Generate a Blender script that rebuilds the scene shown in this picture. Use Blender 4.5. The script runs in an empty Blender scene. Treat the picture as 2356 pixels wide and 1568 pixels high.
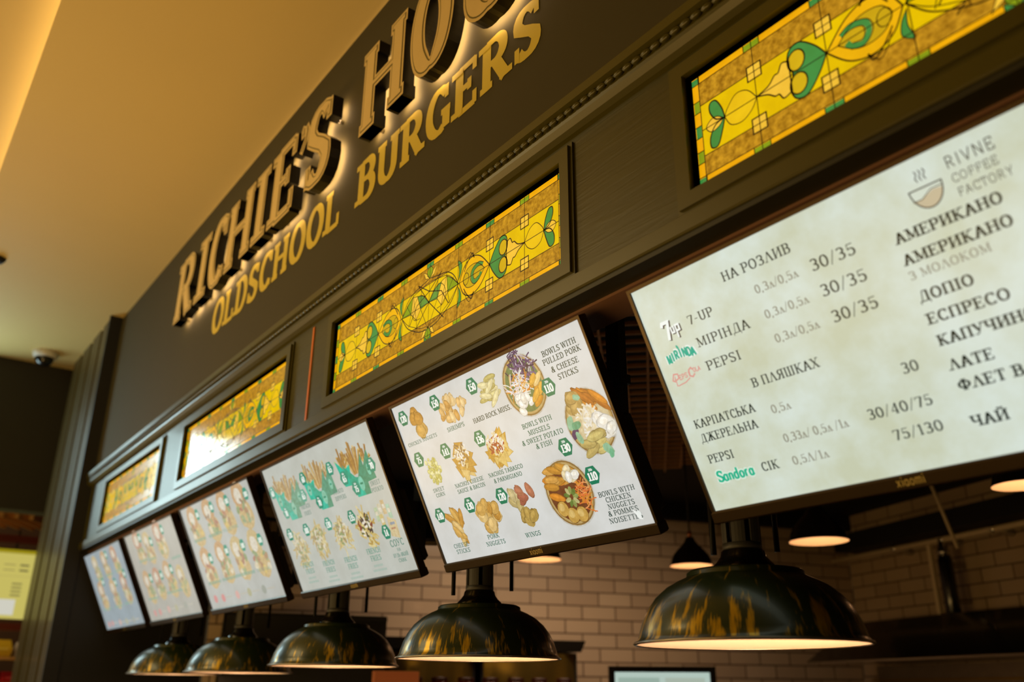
import bpy, math, random
from mathutils import Vector, Matrix
C = bpy.context.scene.collection
SC = bpy.context.scene
K = 0.70            # metres per unit of the plan below (one unit = the width of one menu screen)
H = 1.65            # camera height above the floor, metres
PI = math.pi
def wp(x, y, z):    # plan units (camera at the origin) -> metres
    return Vector((x*K, y*K, z*K + H))
FLOOR = -H/K        # floor level in plan units

# ------------------------------------------------------------------ camera
cam = bpy.data.cameras.new('camera'); cam_o = bpy.data.objects.new('camera', cam); C.objects.link(cam_o)
cam.sensor_fit = 'HORIZONTAL'; cam.sensor_width = 36.0
cam.lens = 2019.9/2356*36.0
cam.clip_start = 0.02
F_ = Vector((-0.74827668, 0.55050131, 0.37017606)); R_ = Vector((0.59429255, 0.80423143, 0.00530773)); U_ = R_.cross(F_)
m3 = Matrix((R_, U_, -F_)).transposed()
cam_o.matrix_world = Matrix.Translation(wp(0, 0, 0)) @ m3.to_4x4()
cam.dof.use_dof = True; cam.dof.focus_distance = 2.62*K; cam.dof.aperture_fstop = 2.5
SC.camera = cam_o

# ------------------------------------------------------------------ world, exposure, hall light
SC.view_settings.view_transform = 'Standard'; SC.view_settings.look = 'None'
SC.view_settings.exposure = 0.0; SC.view_settings.gamma = 1.0
SC.view_settings.use_curve_mapping = False
w = bpy.data.worlds.new('world'); SC.world = w; w.use_nodes = True
w.node_tree.nodes['Background'].inputs[0].default_value = (1.0, 0.66, 0.30, 1)
w.node_tree.nodes['Background'].inputs[1].default_value = 0.035
def area(name, loc, target, sx, sy, power, col):
    l = bpy.data.lights.new(name, 'AREA'); l.shape = 'RECTANGLE'; l.size = sx*K; l.size_y = sy*K
    l.energy = power; l.color = col
    o = bpy.data.objects.new(name, l); C.objects.link(o); o.location = wp(*loc)
    o.rotation_euler = (wp(*target) - wp(*loc)).to_track_quat('-Z', 'Y').to_euler(); return o
# unseen warm hall light: two uplights added to wash the ceiling like floor bounce, two ceiling panels wash the facade
area('ceiling_fill', (-4.9, -0.9, -0.3), (-4.4, 1.0, 2.87), 3.2, 0.8, 31, (1.0, 0.62, 0.20))
area('ceiling_fill', (-1.9, -0.9, -0.4), (-2.4, 1.1, 2.87), 2.2, 0.8, 13, (1.0, 0.58, 0.16))
area('hall_panel_light', (-5.2, -2.2, 2.7), (-4.6, 1.38, 1.5), 2.4, 0.9, 21, (1.0, 0.76, 0.36))
# daylight coming in on the far left, through window_1
area('window_daylight', (-9.05, 0.05, 1.9), (-5.0, 0.9, 1.6), 0.7, 1.1, 3.0, (0.72, 0.95, 1.0))

# ------------------------------------------------------------------ materials
def lin(r, g, b):
    f = lambda c: (c/255/12.92) if c/255 <= 0.04045 else ((c/255+0.055)/1.055)**2.4
    return (f(r), f(g), f(b), 1.0)
MATS = {}
def mat(name, col, rough=0.5, metal=0.0, coat=0.0, noise=0.0, nscale=8.0, bump=0.0, spec=0.5, emit=None, estr=0.0):
    """procedural material: colour broken up by a noise, optional bump"""
    m = bpy.data.materials.new(name); m.use_nodes = True; nt = m.node_tree; b = nt.nodes['Principled BSDF']
    b.inputs['Base Color'].default_value = col; b.inputs['Roughness'].default_value = rough
    b.inputs['Metallic'].default_value = metal; b.inputs['Coat Weight'].default_value = coat
    b.inputs['Coat Roughness'].default_value = 0.08; b.inputs['Specular IOR Level'].default_value = spec
    if noise or bump:
        tc = nt.nodes.new('ShaderNodeTexCoord'); n = nt.nodes.new('ShaderNodeTexNoise')
        n.inputs['Scale'].default_value = nscale; n.inputs['Detail'].default_value = 5
        nt.links.new(tc.outputs['Object'], n.inputs['Vector'])
        if noise:
            mr = nt.nodes.new('ShaderNodeMapRange'); mr.inputs[3].default_value = 1-noise; mr.inputs[4].default_value = 1+noise
            nt.links.new(n.outputs['Fac'], mr.inputs[0])
            mx = nt.nodes.new('ShaderNodeMix'); mx.data_type = 'RGBA'; mx.blend_type = 'MULTIPLY'; mx.inputs[0].default_value = 1
            mx.inputs[6].default_value = col; nt.links.new(mr.outputs[0], mx.inputs[7]); nt.links.new(mx.outputs[2], b.inputs['Base Color'])
        if bump:
            bp = nt.nodes.new('ShaderNodeBump'); bp.inputs['Strength'].default_value = bump; bp.inputs['Distance'].default_value = 0.004
            nt.links.new(n.outputs['Fac'], bp.inputs['Height']); nt.links.new(bp.outputs[0], b.inputs['Normal'])
    if emit:
        b.inputs['Emission Color'].default_value = emit; b.inputs['Emission Strength'].default_value = estr
    MATS[name] = m; return m

def wood_mat(name, col):
    """painted oak: long open grain running sideways under a satin paint"""
    m = mat(name, col, 0.40, coat=0.06); nt = m.node_tree; b = nt.nodes['Principled BSDF']
    tc = nt.nodes.new('ShaderNodeTexCoord'); mp = nt.nodes.new('ShaderNodeMapping'); mp.inputs['Scale'].default_value = (5, 30, 70)
    n = nt.nodes.new('ShaderNodeTexNoise'); n.inputs['Scale'].default_value = 1.0; n.inputs['Detail'].default_value = 4; n.inputs['Distortion'].default_value = 1.2
    nt.links.new(tc.outputs['Object'], mp.inputs[0]); nt.links.new(mp.outputs[0], n.inputs['Vector'])
    bp = nt.nodes.new('ShaderNodeBump'); bp.inputs['Strength'].default_value = 0.2; bp.inputs['Distance'].default_value = 0.003
    nt.links.new(n.outputs['Fac'], bp.inputs['Height']); nt.links.new(bp.outputs[0], b.inputs['Normal'])
    mr = nt.nodes.new('ShaderNodeMapRange'); mr.inputs[3].default_value = 0.75; mr.inputs[4].default_value = 1.25
    mx = nt.nodes.new('ShaderNodeMix'); mx.data_type = 'RGBA'; mx.blend_type = 'MULTIPLY'; mx.inputs[0].default_value = 1
    mx.inputs[6].default_value = col; nt.links.new(n.outputs['Fac'], mr.inputs[0]); nt.links.new(mr.outputs[0], mx.inputs[7]); nt.links.new(mx.outputs[2], b.inputs['Base Color'])
    return m

def brick_mat(name, col, col2, mortar, bw, bh):
    m = mat(name, col, 0.35, coat=0.2); nt = m.node_tree; b = nt.nodes['Principled BSDF']
    tc = nt.nodes.new('ShaderNodeTexCoord'); sx = nt.nodes.new('ShaderNodeSeparateXYZ'); cx = nt.nodes.new('ShaderNodeCombineXYZ')
    nt.links.new(tc.outputs['Object'], sx.inputs[0]); nt.links.new(sx.outputs[0], cx.inputs[0]); nt.links.new(sx.outputs[2], cx.inputs[1])
    br = nt.nodes.new('ShaderNodeTexBrick'); nt.links.new(cx.outputs[0], br.inputs['Vector'])
    br.inputs['Color1'].default_value = col; br.inputs['Color2'].default_value = col2; br.inputs['Mortar'].default_value = mortar
    br.inputs['Scale'].default_value = 1.0; br.inputs['Brick Width'].default_value = bw; br.inputs['Row Height'].default_value = bh
    br.inputs['Mortar Size'].default_value = bh*0.055; br.inputs['Mortar Smooth'].default_value = 0.3
    nt.links.new(br.outputs['Color'], b.inputs['Base Color'])
    bp = nt.nodes.new('ShaderNodeBump'); bp.invert = True; bp.inputs['Strength'].default_value = 0.6; bp.inputs['Distance'].default_value = 0.004
    nt.links.new(br.outputs['Fac'], bp.inputs['Height']); nt.links.new(bp.outputs[0], b.inputs['Normal'])
    return m

def picture_mat(name, strength, mottle=0.0, mscale=14.0, tint=(1, 1, 1, 1), rough=0.24, spec=0.22, stretch=(1, 1, 1)):
    """what a lit screen or a lit glass shows: colours come from the flat pieces themselves (attribute Col)"""
    m = bpy.data.materials.new(name); m.use_nodes = True; nt = m.node_tree; b = nt.nodes['Principled BSDF']
    b.inputs['Base Color'].default_value = (0.004, 0.004, 0.004, 1); b.inputs['Roughness'].default_value = rough; b.inputs['Specular IOR Level'].default_value = spec
    at = nt.nodes.new('ShaderNodeAttribute'); at.attribute_name = 'Col'
    out = at.outputs['Color']
    if mottle:
        tc = nt.nodes.new('ShaderNodeTexCoord'); mp = nt.nodes.new('ShaderNodeMapping'); mp.inputs['Scale'].default_value = stretch
        nt.links.new(tc.outputs['Object'], mp.inputs[0])
        n = nt.nodes.new('ShaderNodeTexNoise'); n.inputs['Scale'].default_value = mscale; n.inputs['Detail'].default_value = 7; n.inputs['Roughness'].default_value = 0.62
        nt.links.new(mp.outputs[0], n.inputs['Vector'])
        mr = nt.nodes.new('ShaderNodeMapRange'); mr.inputs[1].default_value = 0.36; mr.inputs[2].default_value = 0.64
        nt.links.new(n.outputs['Fac'], mr.inputs[0])
        ma = nt.nodes.new('ShaderNodeMix'); ma.data_type = 'RGBA'; ma.inputs[6].default_value = tint; ma.inputs[7].default_value = (1, 1, 1, 1)
        nt.links.new(mr.outputs[0], ma.inputs[0])
        mx = nt.nodes.new('ShaderNodeMix'); mx.data_type = 'RGBA'; mx.blend_type = 'MULTIPLY'; mx.inputs[0].default_value = mottle
        nt.links.new(out, mx.inputs[6]); nt.links.new(ma.outputs[2], mx.inputs[7]); out = mx.outputs[2]
    nt.links.new(out, b.inputs['Emission Color']); b.inputs['Emission Strength'].default_value = strength
    MATS[name] = m; return m

M_ceil = mat('ceiling_paint', (0.66, 0.50, 0.19, 1), 0.75, noise=0.03, nscale=3)
M_floor = mat('floor_tile', (0.16, 0.12, 0.08, 1), 0.3, noise=0.2, nscale=5)
M_sign = mat('sign_wall_paint', lin(70, 64, 40), 0.8, noise=0.05, nscale=4, bump=0.05, spec=0.2)
M_oak = wood_mat('olive_painted_oak', lin(63, 59, 9))
M_olive = mat('olive_paint', lin(72, 67, 8), 0.36, coat=0.08, noise=0.06, nscale=10)
M_under = mat('dark_olive_underside', lin(44, 42, 26), 0.5, noise=0.08)
M_soffit = mat('brown_soffit_board', lin(128, 94, 78), 0.6, noise=0.08)
M_black = mat('matt_black', lin(17, 15, 13), 0.6, noise=0.15)
M_kceil = mat('kitchen_black', lin(13, 11, 10), 0.75, noise=0.2)
M_gloss = mat('black_gloss_plastic', lin(16, 14, 12), 0.22, coat=0.4, noise=0.1)
M_bezel = mat('screen_bezel_metal', lin(58, 44, 24), 0.3, metal=0.6, noise=0.05)
M_rear = mat('screen_rear_plastic', lin(34, 27, 20), 0.35, noise=0.08)
M_copper = mat('copper_strip', lin(225, 125, 50), 0.35, metal=0.5, noise=0.1, nscale=30)
M_letterside = mat('letter_return_black', lin(11, 8, 6), 0.4, noise=0.1)
M_gold = mat('letter_face_gold', lin(216, 188, 122), 0.6, noise=0.05, nscale=20)
M_inline = mat('letter_inline_olive', lin(112, 100, 46), 0.5, noise=0.05)
M_vinyl = mat('ochre_vinyl', lin(206, 182, 50), 0.7, noise=0.05, nscale=20)
M_halo = mat('letter_back_light', (0, 0, 0, 1), 0.5, noise=0.01, emit=(1.0, 0.64, 0.31, 1), estr=19.0)
M_steel = mat('brushed_steel', lin(150, 140, 125), 0.3, metal=0.9, noise=0.15, nscale=20)
M_chrome = mat('chrome', lin(205, 200, 195), 0.12, metal=1.0, noise=0.03)
M_brass = mat('brass_panel', lin(150, 125, 60), 0.28, metal=0.85, noise=0.12, nscale=6)
M_grey = mat('grey_post_paint', lin(60, 60, 60), 0.5, noise=0.08)
M_white_in = mat('shade_inner_enamel', (0.88, 0.74, 0.58, 1), 0.5, noise=0.02)
M_bulb = mat('lamp_bulb', (1, 1, 1, 1), 0.4, noise=0.01, emit=(1.0, 0.66, 0.38, 1), estr=10.0)
M_lead = mat('lead_came', lin(52, 34, 14), 0.5, noise=0.15, nscale=40)
M_wallleft = mat('dark_bulkhead_paint', lin(34, 30, 20), 0.75, noise=0.05)
M_pil = mat('pilaster_paint', lin(84, 75, 40), 0.4, coat=0.2, noise=0.05)
M_wood = mat('pine_slat', lin(190, 140, 70), 0.5, noise=0.15, nscale=12)
M_red = mat('red_frame_paint', lin(110, 40, 24), 0.45, noise=0.1)
M_brick1 = brick_mat('glazed_brick_side', lin(205, 180, 150), lin(186, 160, 132), lin(92, 70, 52), 0.33*K, 0.12*K)
M_pic = picture_mat('screen_picture', 1.0)
M_bg_pale = picture_mat('screen_paper_pale', 1.0, 0.55, 9.0, (0.80, 0.78, 0.74, 1))
M_bg_parch = picture_mat('screen_paper_parchment', 1.0, 0.9, 7.0, (0.82, 0.77, 0.60, 1))
M_food = picture_mat('screen_food_picture', 1.0, 0.8, 85.0, (0.70, 0.64, 0.52, 1))
M_glass = picture_mat('lit_art_glass', 1.0, 0.75, 16.0, (0.84, 0.78, 0.6, 1), rough=0.10, spec=0.6)
M_glass_rough = picture_mat('lit_speckled_glass', 1.0, 1.0, 75.0, (0.42, 0.36, 0.20, 1), rough=0.16, spec=0.6)
M_day = mat('daylight_pane', (0.02, 0.02, 0.02, 1), 0.3, noise=0.01, emit=(0.66, 0.93, 0.95, 1), estr=9.0)

M_day_low = mat('daylight_pane_low', (0.02, 0.02, 0.02, 1), 0.3, noise=0.01, emit=(0.95, 0.86, 0.66, 1), estr=1.3)
M_pipe = mat('pale_pipe_paint', lin(236, 214, 180), 0.35, noise=0.1)
def shade_mat():
    """dark green enamel rubbed through to brass in upright brush strokes"""
    m = mat('worn_green_enamel', lin(34, 44, 18), 0.30, coat=0.15); nt = m.node_tree; b = nt.nodes['Principled BSDF']
    tc = nt.nodes.new('ShaderNodeTexCoord'); sp = nt.nodes.new('ShaderNodeSeparateXYZ'); nt.links.new(tc.outputs['Object'], sp.inputs[0])
    an = nt.nodes.new('ShaderNodeMath'); an.operation = 'ARCTAN2'; nt.links.new(sp.outputs[1], an.inputs[0]); nt.links.new(sp.outputs[0], an.inputs[1])
    cb = nt.nodes.new('ShaderNodeCombineXYZ')
    oi = nt.nodes.new('ShaderNodeObjectInfo'); ml = nt.nodes.new('ShaderNodeMath'); ml.operation = 'MULTIPLY'; ml.inputs[1].default_value = 37.0
    nt.links.new(oi.outputs['Random'], ml.inputs[0])
    nt.links.new(an.outputs[0], cb.inputs[0]); nt.links.new(sp.outputs[2], cb.inputs[1]); nt.links.new(ml.outputs[0], cb.inputs[2])
    mp = nt.nodes.new('ShaderNodeMapping'); mp.inputs['Scale'].default_value = (10, 13, 1); nt.links.new(cb.outputs[0], mp.inputs[0])
    n = nt.nodes.new('ShaderNodeTexNoise'); n.inputs['Scale'].default_value = 1; n.inputs['Detail'].default_value = 3; nt.links.new(mp.outputs[0], n.inputs['Vector'])
    mp2 = nt.nodes.new('ShaderNodeMapping'); mp2.inputs['Scale'].default_value = (60, 45, 1); nt.links.new(cb.outputs[0], mp2.inputs[0])
    n2 = nt.nodes.new('ShaderNodeTexNoise'); n2.inputs['Scale'].default_value = 1; n2.inputs['Detail'].default_value = 4; nt.links.new(mp2.outputs[0], n2.inputs['Vector'])
    ad = nt.nodes.new('ShaderNodeMath'); ad.operation = 'MULTIPLY_ADD'; ad.inputs[1].default_value = 0.42; nt.links.new(n2.outputs['Fac'], ad.inputs[0]); nt.links.new(n.outputs['Fac'], ad.inputs[2])
    hz = nt.nodes.new('ShaderNodeMapRange'); hz.inputs[1].default_value = 0.015; hz.inputs[2].default_value = 0.095; hz.inputs[3].default_value = 0.0; hz.inputs[4].default_value = -0.13
    nt.links.new(sp.outputs[2], hz.inputs[0])
    a2 = nt.nodes.new('ShaderNodeMath'); a2.operation = 'ADD'; nt.links.new(ad.outputs[0], a2.inputs[0]); nt.links.new(hz.outputs[0], a2.inputs[1])
    mr = nt.nodes.new('ShaderNodeMapRange'); mr.inputs[1].default_value = 0.715; mr.inputs[2].default_value = 0.85; nt.links.new(a2.outputs[0], mr.inputs[0])
    mx = nt.nodes.new('ShaderNodeMix'); mx.data_type = 'RGBA'; mx.inputs[6].default_value = lin(34, 44, 18); mx.inputs[7].default_value = lin(190, 152, 26)
    nt.links.new(mr.outputs[0], mx.inputs[0]); nt.links.new(mx.outputs[2], b.inputs['Base Color'])
    mm = nt.nodes.new('ShaderNodeMath'); mm.operation = 'MULTIPLY'; mm.inputs[1].default_value = 0.55; nt.links.new(mr.outputs[0], mm.inputs[0]); nt.links.new(mm.outputs[0], b.inputs['Metallic'])
    return m
M_shade = shade_mat()

# ------------------------------------------------------------------ object helpers
def tag(o, label=None, cat=None, group=None, kind=None):
    if label: o['label'] = label
    if cat: o['category'] = cat
    if group: o['group'] = group
    if kind: o['kind'] = kind
    return o
def empty(name, loc, rot=(0, 0, 0), label=None, cat=None, group=None):
    o = bpy.data.objects.new(name, None); C.objects.link(o); o.location = loc; o.rotation_euler = rot
    o.empty_display_size = 0.05
    return tag(o, label, cat, group)
class MB:
    """collects boxes, prisms, lathes and tubes (plan units, local to the thing) into one mesh object"""
    def __init__(s): s.v = []; s.f = []; s.sm = []; s.mi = []; s.cur = 0
    def add(s, vs, fs, smooth=False):
        o = len(s.v); s.v += [tuple(p) for p in vs]
        for f in fs: s.f.append(tuple(i+o for i in f)); s.sm.append(smooth); s.mi.append(s.cur)
    def box(s, x0, x1, y0, y1, z0, z1, M=None):
        vs = [(x, y, z) for z in (z0, z1) for y in (y0, y1) for x in (x0, x1)]
        if M: vs = [tuple(M @ Vector(p)) for p in vs]
        s.add(vs, [(0, 2, 3, 1), (4, 5, 7, 6), (0, 1, 5, 4), (2, 6, 7, 3), (0, 4, 6, 2), (1, 3, 7, 5)]); return s
    def bevel_box(s, x0, x1, y0, y1, z0, z1, b):
        """box with chamfered long edges all round, as three stacked loops per axis"""
        xs = [(x0+b, x1-b, y0+b, y1-b, z0), (x0, x1, y0, y1, z0+b), (x0, x1, y0, y1, z1-b), (x0+b, x1-b, y0+b, y1-b, z1)]
        vs = []
        for a, c, d, e, z in xs: vs += [(a, d, z), (c, d, z), (c, e, z), (a, e, z)]
        fs = [(3, 2, 1, 0), (12, 13, 14, 15)]
        for k in range(3):
            for i in range(4): j = (i+1) % 4; fs.append((k*4+i, k*4+j, k*4+4+j, k*4+4+i))
        s.add(vs, fs); return s
    def profile_x(s, prof, x0, x1):
        """closed (y,z) outline swept along x"""
        n = len(prof); vs = [(x0, y, z) for y, z in prof] + [(x1, y, z) for y, z in prof]
        fs = [tuple(range(n)), tuple(range(2*n-1, n-1, -1))]
        for i in range(n): j = (i+1) % n; fs.append((i, i+n, j+n, j))
        s.add(vs, fs); return s
    def prism_z(s, poly, z0, z1):
        n = len(poly); vs = [(x, y, z0) for x, y in poly] + [(x, y, z1) for x, y in poly]
        fs = [tuple(range(n-1, -1, -1)), tuple(range(n, 2*n))]
        for i in range(n): j = (i+1) % n; fs.append((i, j, j+n, i+n))
        s.add(vs, fs); return s
    def lathe(s, prof, n=48, cx=0, cy=0, smooth=True, closed=False):
        m = len(prof); vs = []
        for k in range(n):
            a = 2*PI*k/n; vs += [(cx + r*math.cos(a), cy + r*math.sin(a), z) for r, z in prof]
        fs = []
        for k in range(n):
            k2 = (k+1) % n
            for i in range(m if closed else m-1):
                j = (i+1) % m; fs.append((k*m+i, k2*m+i, k2*m+j, k*m+j))
        s.add(vs, fs, smooth); return s
    def tube(s, pts, r, n=10, smooth=True):
        P = [Vector(p) for p in pts]; vs = []; fs = []
        for i, p in enumerate(P):
            d = (P[min(i+1, len(P)-1)] - P[max(i-1, 0)]).normalized()
            a = d.orthogonal().normalized() if i == 0 else (a - d*a.dot(d)).normalized()
            b = d.cross(a); rr = r[i] if isinstance(r, (list, tuple)) else r
            vs += [tuple(p + (a*math.cos(2*PI*k/n) + b*math.sin(2*PI*k/n))*rr) for k in range(n)]
        for i in range(len(P)-1):
            for k in range(n): k2 = (k+1) % n; fs.append((i*n+k, i*n+k2, (i+1)*n+k2, (i+1)*n+k))
        fs.append(tuple(range(n-1, -1, -1))); fs.append(tuple((len(P)-1)*n+k for k in range(n)))
        s.add(vs, fs, smooth); return s
    def build(s, name, m, parent=None, loc=None, rot=None):
        me = bpy.data.meshes.new(name); me.from_pydata([(x*K, y*K, z*K) for x, y, z in s.v], [], s.f)
        ms = m if isinstance(m, list) else [m]
        for q in ms: me.materials.append(q)
        for p, q, mi in zip(me.polygons, s.sm, s.mi): p.use_smooth = q; p.material_index = mi
        me.validate(); me.update()
        import bmesh
        b = bmesh.new(); b.from_mesh(me); bmesh.ops.recalc_face_normals(b, faces=b.faces); b.to_mesh(me); b.free()
        o = bpy.data.objects.new(name, me); C.objects.link(o)
        if parent: o.parent = parent
        if loc is not None: o.location = loc
        if rot is not None: o.rotation_euler = rot
        return o
def struct(name, mb, m, loc=None, rot=None):
    o = mb.build(name, m, None, wp(0, 0, 0) if loc is None else loc, rot); o['kind'] = 'structure'; return o

# ------------------------------------------------------------------ flat pieces (pictures on screens, art glass, lettering)
class Flat:
    """flat coloured polygons in a (u right, v down) frame, in layers a fraction of a millimetre apart"""
    def __init__(s, eps=0.00009): s.p = []; s.eps = eps
    def poly(s, pts, col, layer=0, mi=0): s.p.append((pts, col, layer, mi)); return s
    def rect(s, u0, v0, u1, v1, col, layer=0, mi=0): return s.poly([(u0, v0), (u1, v0), (u1, v1), (u0, v1)], col, layer, mi)
    def ell(s, cu, cv, ru, rv, col, layer=0, rot=0.0, n=20, wob=0.0, rnd=None):
        pts = []
        for k in range(n):
            a = 2*PI*k/n; q = 1 + (rnd.uniform(-wob, wob) if rnd else 0)
            x = ru*q*math.cos(a); y = rv*q*math.sin(a)
            pts.append((cu + x*math.cos(rot) - y*math.sin(rot), cv + x*math.sin(rot) + y*math.cos(rot)))
        return s.poly(pts, col, layer)
    def line(s, pts, wid, col, layer=0, inset=0.0):
        for q in strip(pts, lambda d: wid/2): s.poly(q, col, layer)
        return s
    def text(s, t, u, v, width, cap, col, layer=0, T=0.17, th=0.07, serif=True, align='l', slant=0.0):
        for q in text_quads(t, width, cap, T*cap, th*cap, serif, slant=slant):
            off = u if align == 'l' else u - width/2
            s.poly([(off+x, v-y) for x, y in q], col, layer)
        return s
    def build(s, name, m, parent=None, loc=None, rot=None):
        vs = []; fs = []; cols = []; mis = []
        for pts, col, layer, mi in s.p:
            o = len(vs); vs += [(u*K, -s.eps*(1+layer), -v*K) for u, v in pts]
            # face towards -y
            ar = sum(pts[i][0]*pts[(i+1) % len(pts)][1] - pts[(i+1) % len(pts)][0]*pts[i][1] for i in range(len(pts)))
            ids = list(range(o, o+len(pts)))
            if ar > 0: ids.reverse()
            fs.append(tuple(ids)); cols.append((col, len(pts))); mis.append(mi)
        me = bpy.data.meshes.new(name); me.from_pydata(vs, [], fs)
        for q in (m if isinstance(m, list) else [m]): me.materials.append(q)
        ca = me.color_attributes.new(name='Col', type='FLOAT_COLOR', domain='CORNER')
        i = 0
        for p, (col, n), mi in zip(me.polygons, cols, mis):
            p.material_index = mi
            for k in range(n): ca.data[i].color = col; i += 1
        me.update(); o = bpy.data.objects.new(name, me); C.objects.link(o)
        if parent: o.parent = parent
        if loc is not None: o.location = loc
        if rot is not None: o.rotation_euler = rot
        return o

def strip(pts, hw, inset=0.0):
    """a polyline thickened to quads; hw(direction) is the half width"""
    P = [Vector((p[0], p[1])) for p in pts]; P = [p for i, p in enumerate(P) if i == 0 or (p-P[i-1]).length > 1e-7]
    if len(P) < 2: return []
    closed = (P[0]-P[-1]).length < 1e-6
    if inset and not closed:
        d = P[1]-P[0]; P[0] = P[0] + d.normalized()*min(inset, d.length*0.45)
        d = P[-2]-P[-1]; P[-1] = P[-1] + d.normalized()*min(inset, d.length*0.45)
    L = []; Rr = []; n = len(P)
    for i, p in enumerate(P):
        a = P[i-1] if i > 0 else (P[-2] if closed else None); b = P[i+1] if i < n-1 else (P[1] if closed else None)
        d1 = (p-a).normalized() if a is not None else None; d2 = (b-p).normalized() if b is not None else None
        d1 = d1 or d2; d2 = d2 or d1
        d = (d1+d2); d = d.normalized() if d.length > 1e-6 else d1
        c = max(0.5, d.dot(d1)); h = max(hw(d) - inset, 1e-5)/c; nn = Vector((-d.y, d.x))
        L.append(p+nn*h); Rr.append(p-nn*h)
    return [[tuple(L[i]), tuple(L[i+1]), tuple(Rr[i+1]), tuple(Rr[i])] for i in range(n-1)]

def arc(cx, cy, rx, ry, a0, a1, n=18):
    return [(cx + rx*math.cos(math.radians(a0+(a1-a0)*k/n)), cy + ry*math.sin(math.radians(a0+(a1-a0)*k/n))) for k in range(n+1)]
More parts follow.
